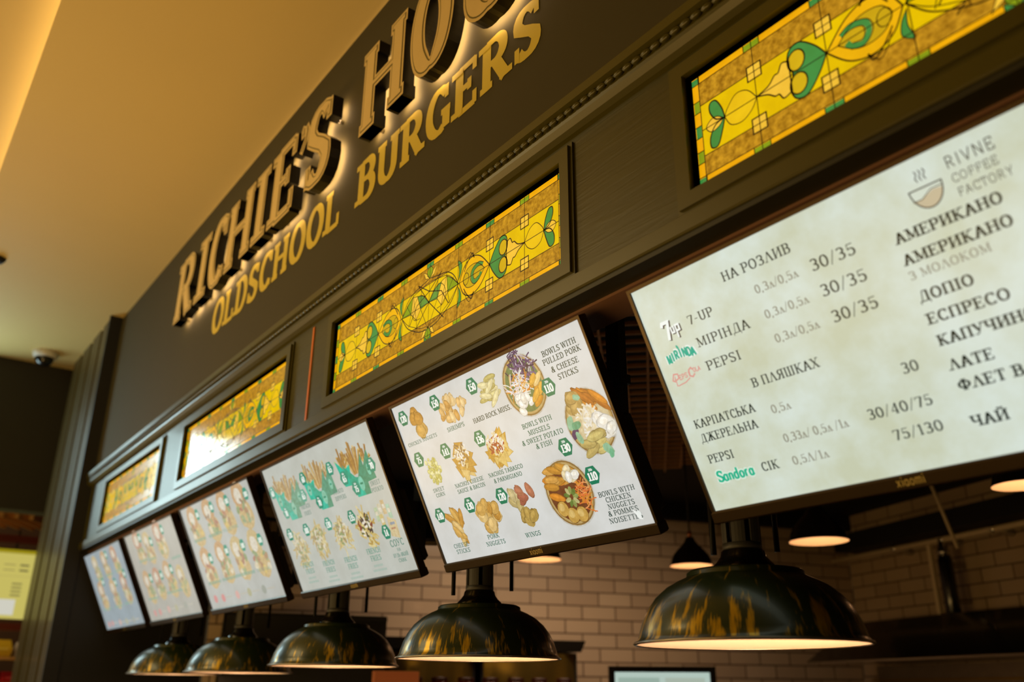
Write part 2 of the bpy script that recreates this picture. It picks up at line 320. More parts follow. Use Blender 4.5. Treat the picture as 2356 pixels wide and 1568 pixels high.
# glyphs: width, strokes (cap height 1; ('n', ...) = always thin), serif feet
def N(*p): return ('n', list(p))
G = {
 'A': (.70, [[(.07, 0), (.35, .98)], [(.35, .98), (.63, 0)], N((.17, .34), (.53, .34))], [(.07, 0), (.63, 0)]),
 'B': (.64, [[(.14, 0), (.14, 1)], [(.14, .965), (.34, .965)]+arc(.34, .75, .2, .215, 90, -90)+[(.14, .535)], [(.14, .535), (.36, .535)]+arc(.36, .285, .22, .25, 90, -90)+[(.14, .035)]], [(.09, 0), (.09, 1)]),
 'C': (.64, [arc(.36, .5, .28, .465, 42, 318), N((.585, .98), (.585, .68)), N((.585, .02), (.585, .2))], []),
 'D': (.68, [[(.14, 0), (.14, 1)], [(.14, .965), (.32, .965)]+arc(.32, .5, .29, .465, 90, -90)+[(.14, .035)]], [(.09, 0), (.09, 1)]),
 'E': (.62, [[(.14, 0), (.14, 1)], [(.14, .965), (.56, .965)], [(.14, .52), (.42, .52)], [(.14, .035), (.57, .035)], N((.55, 1), (.55, .74)), N((.42, .64), (.42, .40)), N((.565, 0), (.565, .28))], [(.09, 0), (.09, 1)]),
 'F': (.58, [[(.14, 0), (.14, 1)], [(.14, .965), (.54, .965)], [(.14, .52), (.40, .52)], N((.53, 1), (.53, .72)), N((.40, .64), (.40, .40))], [(.14, 0), (.09, 1)]),
 'G': (.70, [arc(.36, .5, .28, .465, 45, 300), N((.58, .98), (.58, .70)), [(.585, .42), (.585, .05)], N((.44, .42), (.70, .42))], []),
 'H': (.76, [[(.14, 0), (.14, 1)], [(.62, 0), (.62, 1)], N((.14, .52), (.62, .52))], [(.14, 0), (.14, 1), (.62, 0), (.62, 1)]),
 'I': (.34, [[(.17, 0), (.17, 1)]], [(.17, 0), (.17, 1)]),
 'K': (.72, [[(.14, 0), (.14, 1)], N((.14, .40), (.60, .98)), [(.28, .56), (.62, 0)]], [(.14, 0), (.14, 1), (.60, 1), (.63, 0)]),
 'L': (.60, [[(.14, 0), (.14, 1)], [(.14, .035), (.56, .035)], N((.555, 0), (.555, .30))], [(.14, 1), (.09, 0)]),
 'M': (.90, [N((.13, 0), (.13, 1)), [(.13, 1), (.45, .08)], N((.45, .08), (.77, 1)), [(.77, 0), (.77, 1)]], [(.11, 0), (.11, 1), (.77, 0), (.79, 1)]),
 'N': (.76, [N((.13, 0), (.13, 1)), [(.13, 1), (.63, .02)], N((.63, 0), (.63, 1))], [(.13, 0), (.11, 1), (.63, 1)]),
 'O': (.72, [arc(.36, .5, .29, .465, 90, 450, 48)], []),
 'P': (.62, [[(.14, 0), (.14, 1)], [(.14, .965), (.34, .965)]+arc(.34, .72, .22, .245, 90, -90)+[(.14, .475)]], [(.14, 0), (.09, 1)]),
 'R': (.70, [[(.14, 0), (.14, 1)], [(.14, .965), (.34, .965)]+arc(.34, .73, .21, .235, 90, -90)+[(.14, .495)], [(.36, .50), (.60, .02)]], [(.14, 0), (.09, 1), (.62, 0)]),
 'S': (.58, [arc(.29, .74, .20, .225, 30, 180, 8)+[(.10, .66), (.20, .57), (.38, .45), (.49, .34)]+arc(.29, .27, .21, .235, 0, -150, 9), N((.51, .98), (.51, .72)), N((.075, .02), (.075, .30))], []),
 'T': (.64, [[(.32, 0), (.32, 1)], [(.04, .965), (.60, .965)], N((.05, 1), (.05, .72)), N((.59, 1), (.59, .72))], [(.32, 0)]),
 'U': (.72, [[(.14, 1), (.14, .32)]+arc(.36, .32, .22, .285, 180, 360)+[(.58, 1)]], [(.14, 1), (.58, 1)]),
 'V': (.70, [[(.07, 1), (.35, .03)], N((.35, .03), (.63, 1))], [(.07, 1), (.63, 1)]),
 'W': (.98, [[(.07, 1), (.28, .03)], N((.28, .03), (.49, .98)), [(.49, .98), (.70, .03)], N((.70, .03), (.91, 1))], [(.07, 1), (.49, 1), (.91, 1)]),
 'X': (.70, [[(.08, 1), (.62, 0)], N((.62, 1), (.08, 0))], [(.08, 0), (.62, 0), (.08, 1), (.62, 1)]),
 'Y': (.68, [[(.07, 1), (.34, .45)], N((.61, 1), (.34, .45)), [(.34, .45), (.34, 0)]], [(.07, 1), (.61, 1), (.34, 0)]),
 '&': (.74, [[(.66, .0), (.24, .66)]+arc(.36, .80, .14, .165, 200, -10, 10)+[(.46, .62), (.18, .40)]+arc(.30, .24, .21, .205, 150, 330, 10)+[(.62, .46)]], []),
 '.': (.24, [[(.12, .0), (.12, .13)]], []), ',': (.24, [[(.13, .10), (.07, -.14)]], []), '-': (.40, [[(.05, .42), (.35, .42)]], []),
 '/': (.42, [N((.02, -.08), (.40, 1.06))], []), "'": (.28, [[(.16, 1), (.16, .86)], N((.17, .92), (.06, .62))], []),
 '0': (.62, [arc(.31, .5, .24, .465, 90, 450, 24)], []),
 '1': (.44, [[(.25, 0), (.25, 1)], N((.25, 1), (.06, .82))], [(.25, 0)]),
 '2': (.60, [arc(.30, .72, .22, .245, 170, -20, 9)+[(.10, .06)], [(.07, .04), (.54, .04)], N((.54, 0), (.54, .22))], []),
 '3': (.60, [arc(.28, .74, .21, .225, 150, -80, 10)+arc(.28, .275, .24, .245, 80, -150, 11)], []),
 '4': (.64, [[(.44, 0), (.44, 1)], N((.44, .98), (.06, .30)), N((.05, .28), (.60, .28))], [(.44, 0)]),
 '5': (.60, [N((.12, .95), (.52, .95)), N((.13, .97), (.11, .55)), [(.11, .52)]+arc(.28, .32, .24, .285, 110, -150, 12)], []),
 '6': (.62, [arc(.31, .30, .23, .27, 0, 360, 18), [(.08, .30), (.12, .68), (.30, .93), (.48, .95)]], []),
 '7': (.58, [N((.06, .95), (.54, .95)), N((.07, .98), (.07, .74)), [(.53, .95), (.26, 0)]], []),
 '8': (.60, [arc(.30, .74, .19, .225, 0, 360, 16), arc(.30, .27, .22, .24, 0, 360, 16)], []),
 '9': (.62, [arc(.31, .70, .23, .27, 0, 360, 18), [(.54, .70), (.50, .32), (.32, .07), (.14, .05)]], []),
 'Б': (.64, [[(.14, 0), (.14, 1)], [(.14, .965), (.54, .965)], N((.54, 1), (.54, .74)), [(.14, .56), (.35, .56)]+arc(.35, .295, .22, .26, 90, -90)+[(.14, .035)]], [(.09, 0), (.09, 1)]),
 'Д': (.76, [N((.17, .04), (.33, .98)), [(.60, .04), (.60, .98)], N((.30, .965), (.64, .965)), N((.04, .04), (.72, .04)), N((.05, .05), (.05, -.20)), N((.71, .05), (.71, -.20))], []),
 'Ж': (1.0, [[(.50, 0), (.50, 1)], N((.50, .5), (.14, .98)), [(.40, .58), (.10, 0)], N((.50, .5), (.86, .98)), [(.60, .58), (.90, 0)]], [(.50, 0), (.50, 1), (.10, 0), (.90, 0), (.14, 1), (.86, 1)]),
 'И': (.76, [[(.14, 0), (.14, 1)], N((.14, .05), (.62, .95)), [(.62, 0), (.62, 1)]], [(.14, 0), (.14, 1), (.62, 0), (.62, 1)]),
 'П': (.76, [[(.14, 0), (.14, 1)], [(.62, 0), (.62, 1)], N((.08, .965), (.68, .965))], [(.14, 0), (.62, 0)]),
 'Л': (.70, [N((.08, 0), (.35, .98)), [(.35, .98), (.62, 0)]], [(.08, 0), (.62, 0)]),
 'У': (.68, [[(.07, 1), (.36, .34)], N((.62, 1), (.30, .12), (.14, .03), (.07, .14))], [(.07, 1), (.62, 1)]),
 'Ф': (.84, [[(.42, 0), (.42, 1)], arc(.42, .52, .34, .29, 90, 450, 24)], [(.42, 0), (.42, 1)]),
 'Ч': (.70, [[(.56, 0), (.56, 1)], [(.12, 1), (.12, .62), (.18, .46), (.32, .42), (.56, .50)]], [(.56, 0), (.56, 1), (.12, 1)]),
 'Ш': (1.0, [[(.14, 0), (.14, 1)], [(.50, 0), (.50, 1)], [(.86, 0), (.86, 1)], N((.14, .035), (.86, .035))], [(.14, 1), (.50, 1), (.86, 1)]),
 'Ь': (.60, [[(.14, 0), (.14, 1)], [(.14, .54), (.32, .54)]+arc(.32, .285, .22, .25, 90, -90)+[(.14, .035)]], [(.09, 0), (.14, 1)]),
 'Я': (.70, [[(.56, 0), (.56, 1)], [(.56, .965), (.36, .965)]+arc(.36, .73, .21, .235, 90, 270)+[(.56, .495)], [(.34, .50), (.10, .02)]], [(.56, 0), (.61, 1), (.09, 0)]),
 'З': (.60, [arc(.28, .74, .21, .225, 150, -80, 10)+arc(.28, .275, .24, .245, 80, -150, 11), N((.07, .98), (.07, .72))], []),
 'л': (.52, [N((.06, 0), (.26, .66)), [(.26, .66), (.46, 0)]], [(.06, 0), (.46, 0)]),
 'г': (.42, [[(.10, 0), (.10, .64)], N((.06, .62), (.38, .62)), N((.38, .64), (.38, .46))], [(.10, 0)]),
 'a': (.54, [arc(.25, .30, .20, .29, 30, 330, 14), [(.44, .62), (.44, .10), (.53, .02)]], []),
 'n': (.56, [[(.10, 0), (.10, .62)], [(.10, .40)]+arc(.28, .40, .17, .2, 170, 0, 8)+[(.45, .0)]], []),
 'd': (.56, [arc(.25, .30, .20, .29, 30, 330, 14), [(.44, 1.0), (.44, .0)]], []),
 'o': (.54, [arc(.27, .30, .21, .29, 90, 450, 18)], []), 'r': (.42, [[(.10, 0), (.10, .62)], [(.10, .42), (.22, .60), (.38, .58)]], []),
 'u': (.56, [[(.10, .62), (.10, .22)]+arc(.27, .22, .17, .2, 180, 360, 8)+[(.44, .62)], [(.44, .62), (.44, 0)]], []),
 'p': (.56, [[(.10, .62), (.10, -.30)], arc(.29, .30, .20, .29, 150, -150, 14)], []),
 'e': (.52, [[(.07, .32), (.45, .34)]+arc(.26, .30, .20, .29, 10, 310, 14)], []),
 's': (.46, [arc(.23, .45, .15, .15, 30, 190, 7)+arc(.23, .15, .16, .15, 60, -160, 9)], []),
 'i': (.24, [[(.12, 0), (.12, .62)], [(.12, .78), (.12, .90)]], []), 'm': (.82, [[(.10, 0), (.10, .60), (.72, .60), (.72, 0)], [(.41, 0), (.41, .60)]], []),
 'x': (.52, [[(.06, .62), (.46, 0)], [(.46, .62), (.06, 0)]], []), 'q': (.54, [[(.44, 0), (.44, .60), (.10, .60)], [(.44, .30), (.12, .30), (.12, .04), (.44, .04)]], []),
}
for a, b in zip('АВЕКМНОРСТХІ', 'ABEKMHOPCTXI'): G[a] = G[b]
G['Й'] = (G['И'][0], G['И'][1]+[arc(.38, 1.22, .14, .12, 180, 360, 6)], G['И'][2])
SP = 0.10
def advance(t): return sum(.34 if c == ' ' else G[c][0]+SP for c in t) - SP
def glyph_strokes(ch, x0, sx, cap, T, th, serif=True, sw=None, slant=0.0):
    """absolute strokes of one glyph: list of (points, half-width function)"""
    wd, st, sf = G[ch]; out = []
    tf = lambda p: (x0 + p[0]*sx + slant*p[1]*cap, p[1]*cap)
    for s in st:
        thin = isinstance(s, tuple); pts = [tf(p) for p in (s[1] if thin else s)]
        if len(pts) < 2: continue
        out.append((pts, (lambda d: th/2) if thin else (lambda d: (th + (T-th)*min(1.0, abs(d.y)*1.15))/2)))
    if serif:
        sw = sw or max(T*1.0, 0.12*cap*min(1.2, sx/cap))
        for x, y in sf:
            cx = x0 + x*sx + slant*y*cap; yy = th*0.5 if y == 0 else cap-th*0.5
            out.append(([(cx-sw, yy), (cx+sw, yy)], lambda d: th/2))
    return out
def text_quads(t, width, cap, T, th, serif=True, inset=0.0, slant=0.0):
    sx = width/advance(t); x = 0.0; q = []
    for c in t:
        if c == ' ': x += .34*sx; continue
        for pts, hw in glyph_strokes(c, x, sx, cap, T, th, serif, slant=slant): q += strip(pts, hw, inset)
        x += (G[c][0]+SP)*sx
    return q

# ================================================================== THE SETTING
FY = 1.38            # plane of the facade
XL, XR = -7.36, 1.2
ZC = 2.87            # ceiling
b = MB(); b.box(-13, 4, -7, 11, FLOOR-0.1, FLOOR); struct('floor', b, M_floor)
b = MB(); b.box(-9.3, 4, 0.20, FY+0.02, ZC, ZC+0.012); struct('ceiling', b, M_ceil)
b = MB(); b.box(-9.3, 4, -2.6, 0.9, ZC+0.22, ZC+0.30); struct('ceiling_tray', b, M_ceil)
# LED strip lying behind the lip of the lower ceiling, lighting the raised tray
l = bpy.data.lights.new('cove_strip', 'AREA'); l.shape = 'RECTANGLE'; l.size = 7.5*K; l.size_y = 0.04*K; l.energy = 5.0; l.color = (1.0, 0.72, 0.34)
o = bpy.data.objects.new('cove_strip', l); C.objects.link(o); o.location = wp(-4.5, 0.26, ZC+0.05); o.rotation_euler = (PI-0.5, 0, 0)

# sign wall, fascia, mouldings
b = MB(); b.box(XL, XR, FY, FY+0.14, 1.50, ZC); struct('wall_front', b, M_sign)
def window_x(k): return -6.80 + [0, 1.803, 3.719, 5.646][k]
PW, PH, PZ = 1.434, 0.296, 1.380      # art-glass opening: width, height, top
PANES = []
b = MB(); x = XL
for k in range(4):
    x0 = window_x(k); x1 = x0 + (1.32 if k == 0 else PW)
    PANES.append((x0, x1)); b.box(x, x0, FY, FY+0.14, 0.99, 1.50); x = x1
    b.box(x0, x1, FY, FY+0.14, 0.99, PZ-PH); b.box(x0, x1, FY, FY+0.14, PZ, 1.50)
b.box(x, XR, FY, FY+0.14, 0.99, 1.50)
struct('trim_2', b, M_oak)
def bow(x): return 0.016*(1 - ((x+3.4)/3.9)**2)      # the long cornice is not perfectly straight
# cornice: flat band, groove with a rope bead, ogee
b = MB(); NS = 24
prof = [(FY, 1.548), (FY-0.052, 1.545), (FY-0.052, 1.516), (FY-0.036, 1.511), (FY-0.030, 1.488), (FY-0.034, 1.483), (FY-0.042, 1.478), (FY-0.040, 1.468), (FY-0.026, 1.455), (FY-0.012, 1.446), (FY, 1.442)]
n = len(prof)
vs = []
for i in range(NS+1):
    x = XL + (XR-XL)*i/NS; vs += [(x, y, z+bow(x)) for y, z in prof]
fs = [(i*n+j, (i+1)*n+j, (i+1)*n+(j+1) % n, i*n+(j+1) % n) for i in range(NS) for j in range(n)]
b.add(vs, fs)
x = XL+0.02
while x < 0.8:                                        # rope bead sitting in the groove
    z = 1.499+bow(x); r = 0.0092; L = 0.016
    ring = []
    for q, rr in ((-L, .45), (-L*.45, .95), (L*.45, .95), (L, .45)):
        ring += [(x+q, FY-0.040 + r*rr*math.cos(a*PI/3+.3), z + r*rr*math.sin(a*PI/3+.3)) for a in range(6)]
    fs = []
    for k in range(3):
        for a in range(6): a2 = (a+1) % 6; fs.append((k*6+a, k*6+a2, k*6+6+a2, k*6+6+a))
    b.add(ring, fs, True); x += 0.034
struct('trim_1', b, M_olive)
# lower moulding of the fascia with its dark underside, and the brown soffit behind it
b = MB(); b.profile_x([(FY+0.10, 1.024), (FY-0.010, 1.024), (FY-0.016, 1.019), (FY-0.016, 0.978), (FY-0.012, 0.974), (FY+0.10, 0.974)], XL, XR)
struct('trim_3', b, M_olive)
b = MB(); b.box(XL, XR, FY-0.008, FY+0.055, 0.960, 0.974); struct('trim_4', b, M_under)
b = MB(); b.box(XL, XR, FY+0.055, FY+0.18, 0.952, 0.974); b.box(XL, XR, FY+0.10, FY+0.18, 0.974, 1.66); struct('trim_5', b, M_soffit)
b = MB(); b.box(-3.313, -3.296, FY-0.0035, FY+0.002, 1.024, 1.444); struct('trim_6', b, M_copper)
# fluted pilaster closing the facade at its left end
b = MB(); y0 = FY-0.075
b.box(-8.80, XL, y0+0.03, FY+0.20, FLOOR, ZC)
poly = []; nf = 19; wx = (XL+8.80)/nf
for i in range(nf):
    xa = -8.80 + i*wx; dd = 0.018 if i % 5 != 4 else -0.012
    b.box(xa+wx*0.22, xa+wx*0.90, y0+0.03-0.018-dd, y0+0.035, FLOOR, ZC)
struct('trim_7', b, M_pil)
# dark bulkhead on the left with the shop opening under it
b = MB(); b.box(-9.20, -9.0, 0.55, 2.4, 1.49, ZC); b.box(-9.4, -9.2, -0.6, 0.62, FLOOR, ZC)
struct('wall_left', b, M_wallleft)
# shopfront glazing that lets the daylight in (seen only as the cool gleam on the fascia)
b = MB(); b.box(-9.16, -9.14, -0.26, 0.46, 1.30, 2.46); wn = struct('window_1', b, M_day)
b = MB(); b.box(-9.16, -9.14, -0.26, 0.46, -0.70, 1.25); b.build('lower_pane', M_day_low, wn)
b = MB(); b.box(-9.18, -9.10, -0.32, -0.26, -0.76, 2.52); b.box(-9.18, -9.10, 0.46, 0.52, -0.76, 2.52); b.box(-9.18, -9.10, -0.26, 0.46, -0.76, -0.70); b.box(-9.18, -9.10, -0.26, 0.46, 2.46, 2.52)
b.box(-9.17, -9.13, -0.26, 0.46, 1.25, 1.30); o = b.build('window_frame', M_black, wn)
# black return wall below the soffit, closing the counter opening beside the pilaster
b = MB(); b.box(XL-0.05, XL+0.01, FY-0.02, 2.40, FLOOR, 0.974); struct('wall_return', b, M_kceil)
# thin black board between the pilaster and the sign wall
b = MB(); b.box(XL-0.006, XL+0.016, FY-0.098, FY+0.004, FLOOR, ZC); struct('trim_10', b, M_kceil)

# kitchen, turned 18 degrees to the facade
A18 = math.radians(18)
SD = Vector((math.sin(A18), math.cos(A18), 0)); TD = Vector((math.cos(A18), -math.sin(A18), 0))
P0 = Vector((-7.2, 2.6, 0)); PC = Vector((-5.36, 8.26, 0))
def side(s, t, z): p = P0 + SD*s + TD*t; return wp(p.x, p.y, z)      # along the side wall, out from it
def back(s, u, z): p = PC + TD*s - SD*u; return wp(p.x, p.y, z)      # along the back wall, out from it
ROT_SIDE = (0, 0, PI/2 - A18); ROT_BACK = (0, 0, -A18)
b = MB(); b.box(-0.22, 5.95, 0, 0.1, FLOOR, 1.545); struct('wall_side', b, M_brick1, side(0, 0, 0), ROT_SIDE)
b = MB(); b.box(-0.22, 5.95, -0.10, 0.1, 1.545, 1.72); struct('trim_8', b, M_kceil, side(0, 0, 0), ROT_SIDE)
b = MB(); b.box(0, 9, 0, 0.1, FLOOR, 1.72); struct('wall_back', b, M_brick1, back(0, 0, 0.03), ROT_BACK)
b = MB(); b.box(-7.8, 4, FY+0.14, 9.6, 1.70, 1.76); struct('ceiling_kitchen', b, M_kceil)
# expanded-metal grille under the kitchen ceiling
b = MB(); gx0, gx1, gy0, gy1 = -4.9, -1.0, 1.75, 5.2
kx = 0.17; ky = 0.085; z0, z1 = 1.655, 1.675; wd = 0.011
i = gx0
nxr = int((gx1-gx0)/kx); nyr = int((gy1-gy0)/ky)
for iy in range(nyr):
    for ix in range(nxr):
        cx = gx0 + (ix + 0.5*(iy % 2))*kx; cy = gy0 + iy*ky
        for sx in (-1, 1):
            ax, ay, bx, by = cx, cy, cx + sx*kx/2, cy + ky
            dx, dy = bx-ax, by-ay; L = math.hypot(dx, dy); nx, ny = -dy/L*wd/2, dx/L*wd/2
            b.prism_z([(ax-nx, ay-ny), (bx-nx, by-ny), (bx+nx, by+ny), (ax+nx, ay+ny)], z0, z1)
struct('trim_9', b, mat('grille_metal', lin(205, 155, 108), 0.5, metal=0.2, noise=0.1))

# ================================================================== BACKLIT SIGN LETTERS
FACE, BACK, SBASE, SCAP = 1.300, 1.352, 2.118, 0.416
def sign_letter(ch, x0, x1, label, z0=SBASE, cap=SCAP, T=0.106, th=0.056):
    wd = G[ch][0]; sx = (x1-x0)/(wd-0.10) if ch != "'" else (x1-x0)/0.2
    off = -0.05*sx
    if ch == "'": strokes = [([(.040, cap*.985), (.028, cap*.94), (.036, cap*.83)], lambda d: 0.024), ([(.064, cap*.97), (.080, cap*.88), (.066, cap*.76), (.022, cap*.62)], lambda d: 0.021)]
    else: strokes = glyph_strokes(ch, off, sx, cap, T, th, True, sw=0.066)
    if ch == "'": pass
    else:
        W = x1-x0                                       # fit the outer edges, stroke thickness included
        for _ in range(4):
            xs_ = [p[0] for pts, hw in strokes for q in strip(pts, hw) for p in q]
            lo, hi = min(xs_), max(xs_); sx *= (W - T)/max(hi-lo-T, 1e-3) if ch != 'I' else W/(hi-lo); off -= lo
            strokes = glyph_strokes(ch, off, sx, cap, T, th, True, sw=0.066 if ch != 'I' else W/2)
            lo = min(p[0] for pts, hw in strokes for q in strip(pts, hw) for p in q); off -= lo
            strokes = glyph_strokes(ch, off, sx, cap, T, th, True, sw=0.066 if ch != 'I' else W/2)
    root = empty('sign_letter', wp(x0, FACE, z0), (0, 0, 0), label, 'sign letter', 'raised backlit letters of the big sign')
    dep = BACK-FACE
    body = MB(); glow = MB()
    for pts, hw in strokes:
        qs = strip(pts, hw)
        for q in qs:
            if area2(q) < 0: q = q[::-1]
            vs = [(x, 0, y) for x, y in q] + [(x, dep, y) for x, y in q]
            body.add(vs, [(0, 1, 2, 3), (7, 6, 5, 4), (0, 4, 5, 1), (1, 5, 6, 2), (2, 6, 7, 3), (3, 7, 4, 0)])
        for q in strip(pts, hw, 0.012):
            vs = [(x, dep+0.0008, y) for x, y in q] + [(x, dep+0.002, y) for x, y in q]
            if area2(q) < 0: vs = vs[3::-1] + vs[7:3:-1]
            glow.add(vs, [(0, 1, 2, 3), (7, 6, 5, 4), (0, 4, 5, 1), (1, 5, 6, 2), (2, 6, 7, 3), (3, 7, 4, 0)])
    body.build('letter_return', M_letterside, root)
    f = Flat(0.0005)
    for lay, ins, mi in ((0, 0.0, 0), (1, 0.0125, 1), (2, 0.0185, 0)):
        for si, (pts, hw) in enumerate(strokes):
            for q in strip(pts, hw, ins): f.poly([(x, -y) for x, y in q], (1, 1, 1, 1), lay*1.3 + si*.11, mi)
    f.build('letter_face', [M_gold, M_inline], root)
    glow.build('back_light', M_halo, root)
    for px, pz in (strokes[0][0][0], strokes[0][0][len(strokes[0][0])//2]):
        st = MB(); st.tube([(px, dep, pz*0.8+0.03), (px, FY-FACE, pz*0.8+0.03)], 0.010, 8); st.build('standoff', M_chrome, root)
    return root
def area2(q): return sum(q[i][0]*q[(i+1) % len(q)][1] - q[(i+1) % len(q)][0]*q[i][1] for i in range(len(q)))
for ch, x0, x1, lb in [
    ('R', -5.385, -5.015, 'raised gold letter R starting the sign, nearest the fluted pilaster'),
    ('I', -4.975, -4.775, 'narrow raised gold letter I between the R and the C'),
    ('C', -4.757, -4.475, 'round raised gold letter C third in the sign'),
    ('H', -4.458, -4.085, 'raised gold letter H of the first word, after the C'),
    ('I', -4.060, -3.872, 'narrow raised gold letter I between the H and the E'),
    ('E', -3.842, -3.530, 'raised gold letter E just before the apostrophe'),
    ("'", -3.500, -3.395, 'small raised gold apostrophe between E and S'),
    ('S', -3.412, -3.130, 'curved raised gold letter S ending the first word'),
    ('H', -2.846, -2.478, 'large raised gold letter H starting the second word'),
    ('O', -2.440, -2.130, 'round raised gold letter O cut by the top of the photo'),
    ('U', -2.080, -1.750, 'raised gold letter U of which only the bottom curve shows')]:
    sign_letter(ch, x0, x1, lb)

# flat ochre lettering on the wall under the sign: one thing per word, each letter a part
def wall_word(t, x0, x1, z0, cap, label):
    root = empty('wall_lettering', wp(x0, FY, z0), (0, 0, 0), label, 'lettering', 'flat ochre words under the big sign')
    sx = (x1-x0)/advance(t); x = 0
    for i, c in enumerate(t):
        f = Flat(0.0012)
        for si, (pts, hw) in enumerate(glyph_strokes(c, x, sx, cap, 0.050, 0.026, True, sw=0.036)):
            for q in strip(pts, hw): f.poly([(a, -bb) for a, bb in q], (1, 1, 1, 1), si*.14)
        f.build('letter_'+c.lower(), M_vinyl, root); x += (G[c][0]+SP)*sx
    return root
wall_word('OLDSCHOOL', -4.795, -3.155, 1.882, 0.205, 'flat ochre word OLDSCHOOL on the dark wall under the gold letters')
wall_word('BURGERS', -2.985, -1.735, 1.884, 0.200, 'flat ochre word BURGERS on the dark wall, right of OLDSCHOOL')

# ================================================================== STAINED GLASS LIGHT PANELS
def gcol(r, g, b2, k=1.0): c = lin(r, g, b2); return (c[0]*k, c[1]*k, c[2]*k, 1)
Y_MID, Y_EYE, Y_PALE, Y_BAND, G_LEAF, G_LIME, Y_EDGE = gcol(236, 196, 0), gcol(246, 186, 12), gcol(250, 200, 62), gcol(208, 152, 32), gcol(62, 142, 66), gcol(136, 160, 24), gcol(246, 176, 8)
LEADC = (1, 1, 1, 1)
def glass_panel(x0, x1, label):
    wv = x1-x0; hv = PH; cell = wv/8
    root = empty('stained_glass_panel', wp(x0, FY, PZ), (0, 0, 0), label, 'stained glass', 'backlit stained glass panels of the fascia')
    # frame moulding around the opening
    fr = MB(); fw = 0.060; d = 0.016
    def ringbox(o0, o1, ya, yb):
        fr.box(-o1, wv+o1, ya, yb, o0, o1); fr.box(-o1, wv+o1, ya, yb, -hv-o1, -hv-o0); fr.box(-o1, -o0, ya, yb, -hv-o0, o0); fr.box(wv+o0, wv+o1, ya, yb, -hv-o0, o0)
    ringbox(0.012, fw-0.010, -d, 0.0); ringbox(fw-0.014, fw, -d*0.45, 0.0); ringbox(0.0, 0.013, 0.0, 0.010)
    fr.build('frame_moulding', M_olive, root)
    bk = MB(); bk.box(-0.01, wv+0.01, 0.014, 0.020, -hv-0.01, 0.01); bk.build('back_board', M_black, root)
    G0 = 0.008
    def mk(name, f, m, parent=root): return f.build(name, m, parent, loc=(0, G0*K, 0))
    a0, a1 = hv*0.285, hv*0.755; e = 0.020
    f = Flat(); f.rect(e, a0, wv-e, a1, Y_MID); sheet = mk('centre_glass', f, M_glass)
    f = Flat(); f.rect(e, e, wv-e, a0, Y_BAND); mk('speckled_glass', f, M_glass_rough)
    f = Flat(); f.rect(e, a1, wv-e, hv-e, Y_BAND); mk('speckled_glass', f, M_glass_rough)
    f = Flat(); f.rect(0, 0, wv, e, Y_EDGE); f.rect(0, hv-e, wv, hv, Y_EDGE); f.rect(0, e, e, hv-e, Y_EDGE); f.rect(wv-e, e, wv, hv-e, Y_EDGE)
    for k in range(0, 9):
        u = wv*k/8; c = G_LEAF if k in (0, 2, 4, 6, 8) else G_LIME
        for q in (-1, 1):
            ua, ub = sorted((u, u+q*0.022)); ua = max(0, ua); ub = min(wv, ub)
            if ub > ua: f.rect(ua, 0.002, ub, e-0.002, c, 1); f.rect(ua, hv-e+.002, ub, hv-.002, c, 1)
    for v in (a0, hv*.52, a1):
        for u in (0, wv-e): f.rect(u+.002, v-.016, u+e-.002, v+.016, G_LEAF if v == hv*.52 else G_LIME, 1)
    mk('border_glass', f, M_glass)
    ld = Flat(); W1, W2 = 0.0024, 0.0037
    def L(pts, wd=W1): ld.line(pts, wd, LEADC, 6)
    for u in (e, wv-e): L([(u, 0), (u, hv)])
    for v in (e, hv-e, a0, a1): L([(e if v in (a0, a1) else 0, v), (wv-e if v in (a0, a1) else wv, v)])
    for k in range(1, 8): L([(cell*k, 0), (cell*k, hv)])
    for k in range(0, 9):
        for q in (-1, 1):
            u = cell*k + q*0.022
            if 0 < u < wv: L([(u, 0), (u, e)]); L([(u, hv-e), (u, hv)])
    for v in (a0, hv*.52, a1):
        for q in (-.016, .016):
            L([(0, v+q), (e, v+q)]); L([(wv-e, v+q), (wv, v+q)])
    cm = hv*0.52; mid = wv/2
    L([(e, cm), (cell*3, cm)]); L([(cell*5, cm), (wv-e, cm)])
    for k in (1, 2, 6, 7):
        for v in (a0, a1):
            u = cell*k; r = 0.019
            sq = Flat(); sq.rect(u-r, v-r, u+r, v+r, Y_PALE, 2); mk('corner_tile', sq, M_glass); L([(u-r, v-r), (u+r, v-r), (u+r, v+r), (u-r, v+r), (u-r, v-r)], W2)
    def piece(name, pts, col, lay=2, wd=W2):
        g = Flat(); g.poly(pts, col, lay); L(pts+[pts[0]], wd); return mk(name, g, M_glass)
    R = cell   # ornament drawn for the right half in cells from the middle, mirrored to the left
    for sgn in (1, -1):
        def Q(a, v):
            if a > 3: a = 3 + (a-3)*0.88
            return (mid + sgn*a*R, cm + v*hv)
        def curve(*p, n=7):                     # Catmull-Rom through the points
            P = [p[0]] + list(p) + [p[-1]]; out = []
            for i in range(1, len(P)-2):
                for t in range(n):
                    t = t/n; q = []
                    for d in (0, 1):
                        p0, p1, p2, p3 = P[i-1][d], P[i][d], P[i+1][d], P[i+2][d]
                        q.append(.5*(2*p1 + (p2-p0)*t + (2*p0-5*p1+4*p2-p3)*t*t + (3*p1-p0-3*p2+p3)*t**3))
                    out.append(Q(*q))
            return out + [Q(*p[-1])]
        # lens and trefoil of leaves at the end
        piece('lens_piece', curve((3.0, 0), (3.15, -.11), (3.35, -.14), (3.52, -.06), (3.58, 0)) + curve((3.58, 0), (3.48, .10), (3.28, .13), (3.1, .08), (3.0, 0))[:-1], gcol(240, 196, 20), 2, W1)
        piece('leaf_piece', curve((3.58, 0), (3.62, -.10), (3.72, -.20), (3.83, -.20), (3.84, -.12), (3.74, -.03), (3.58, 0))[:-1], G_LEAF, 3)
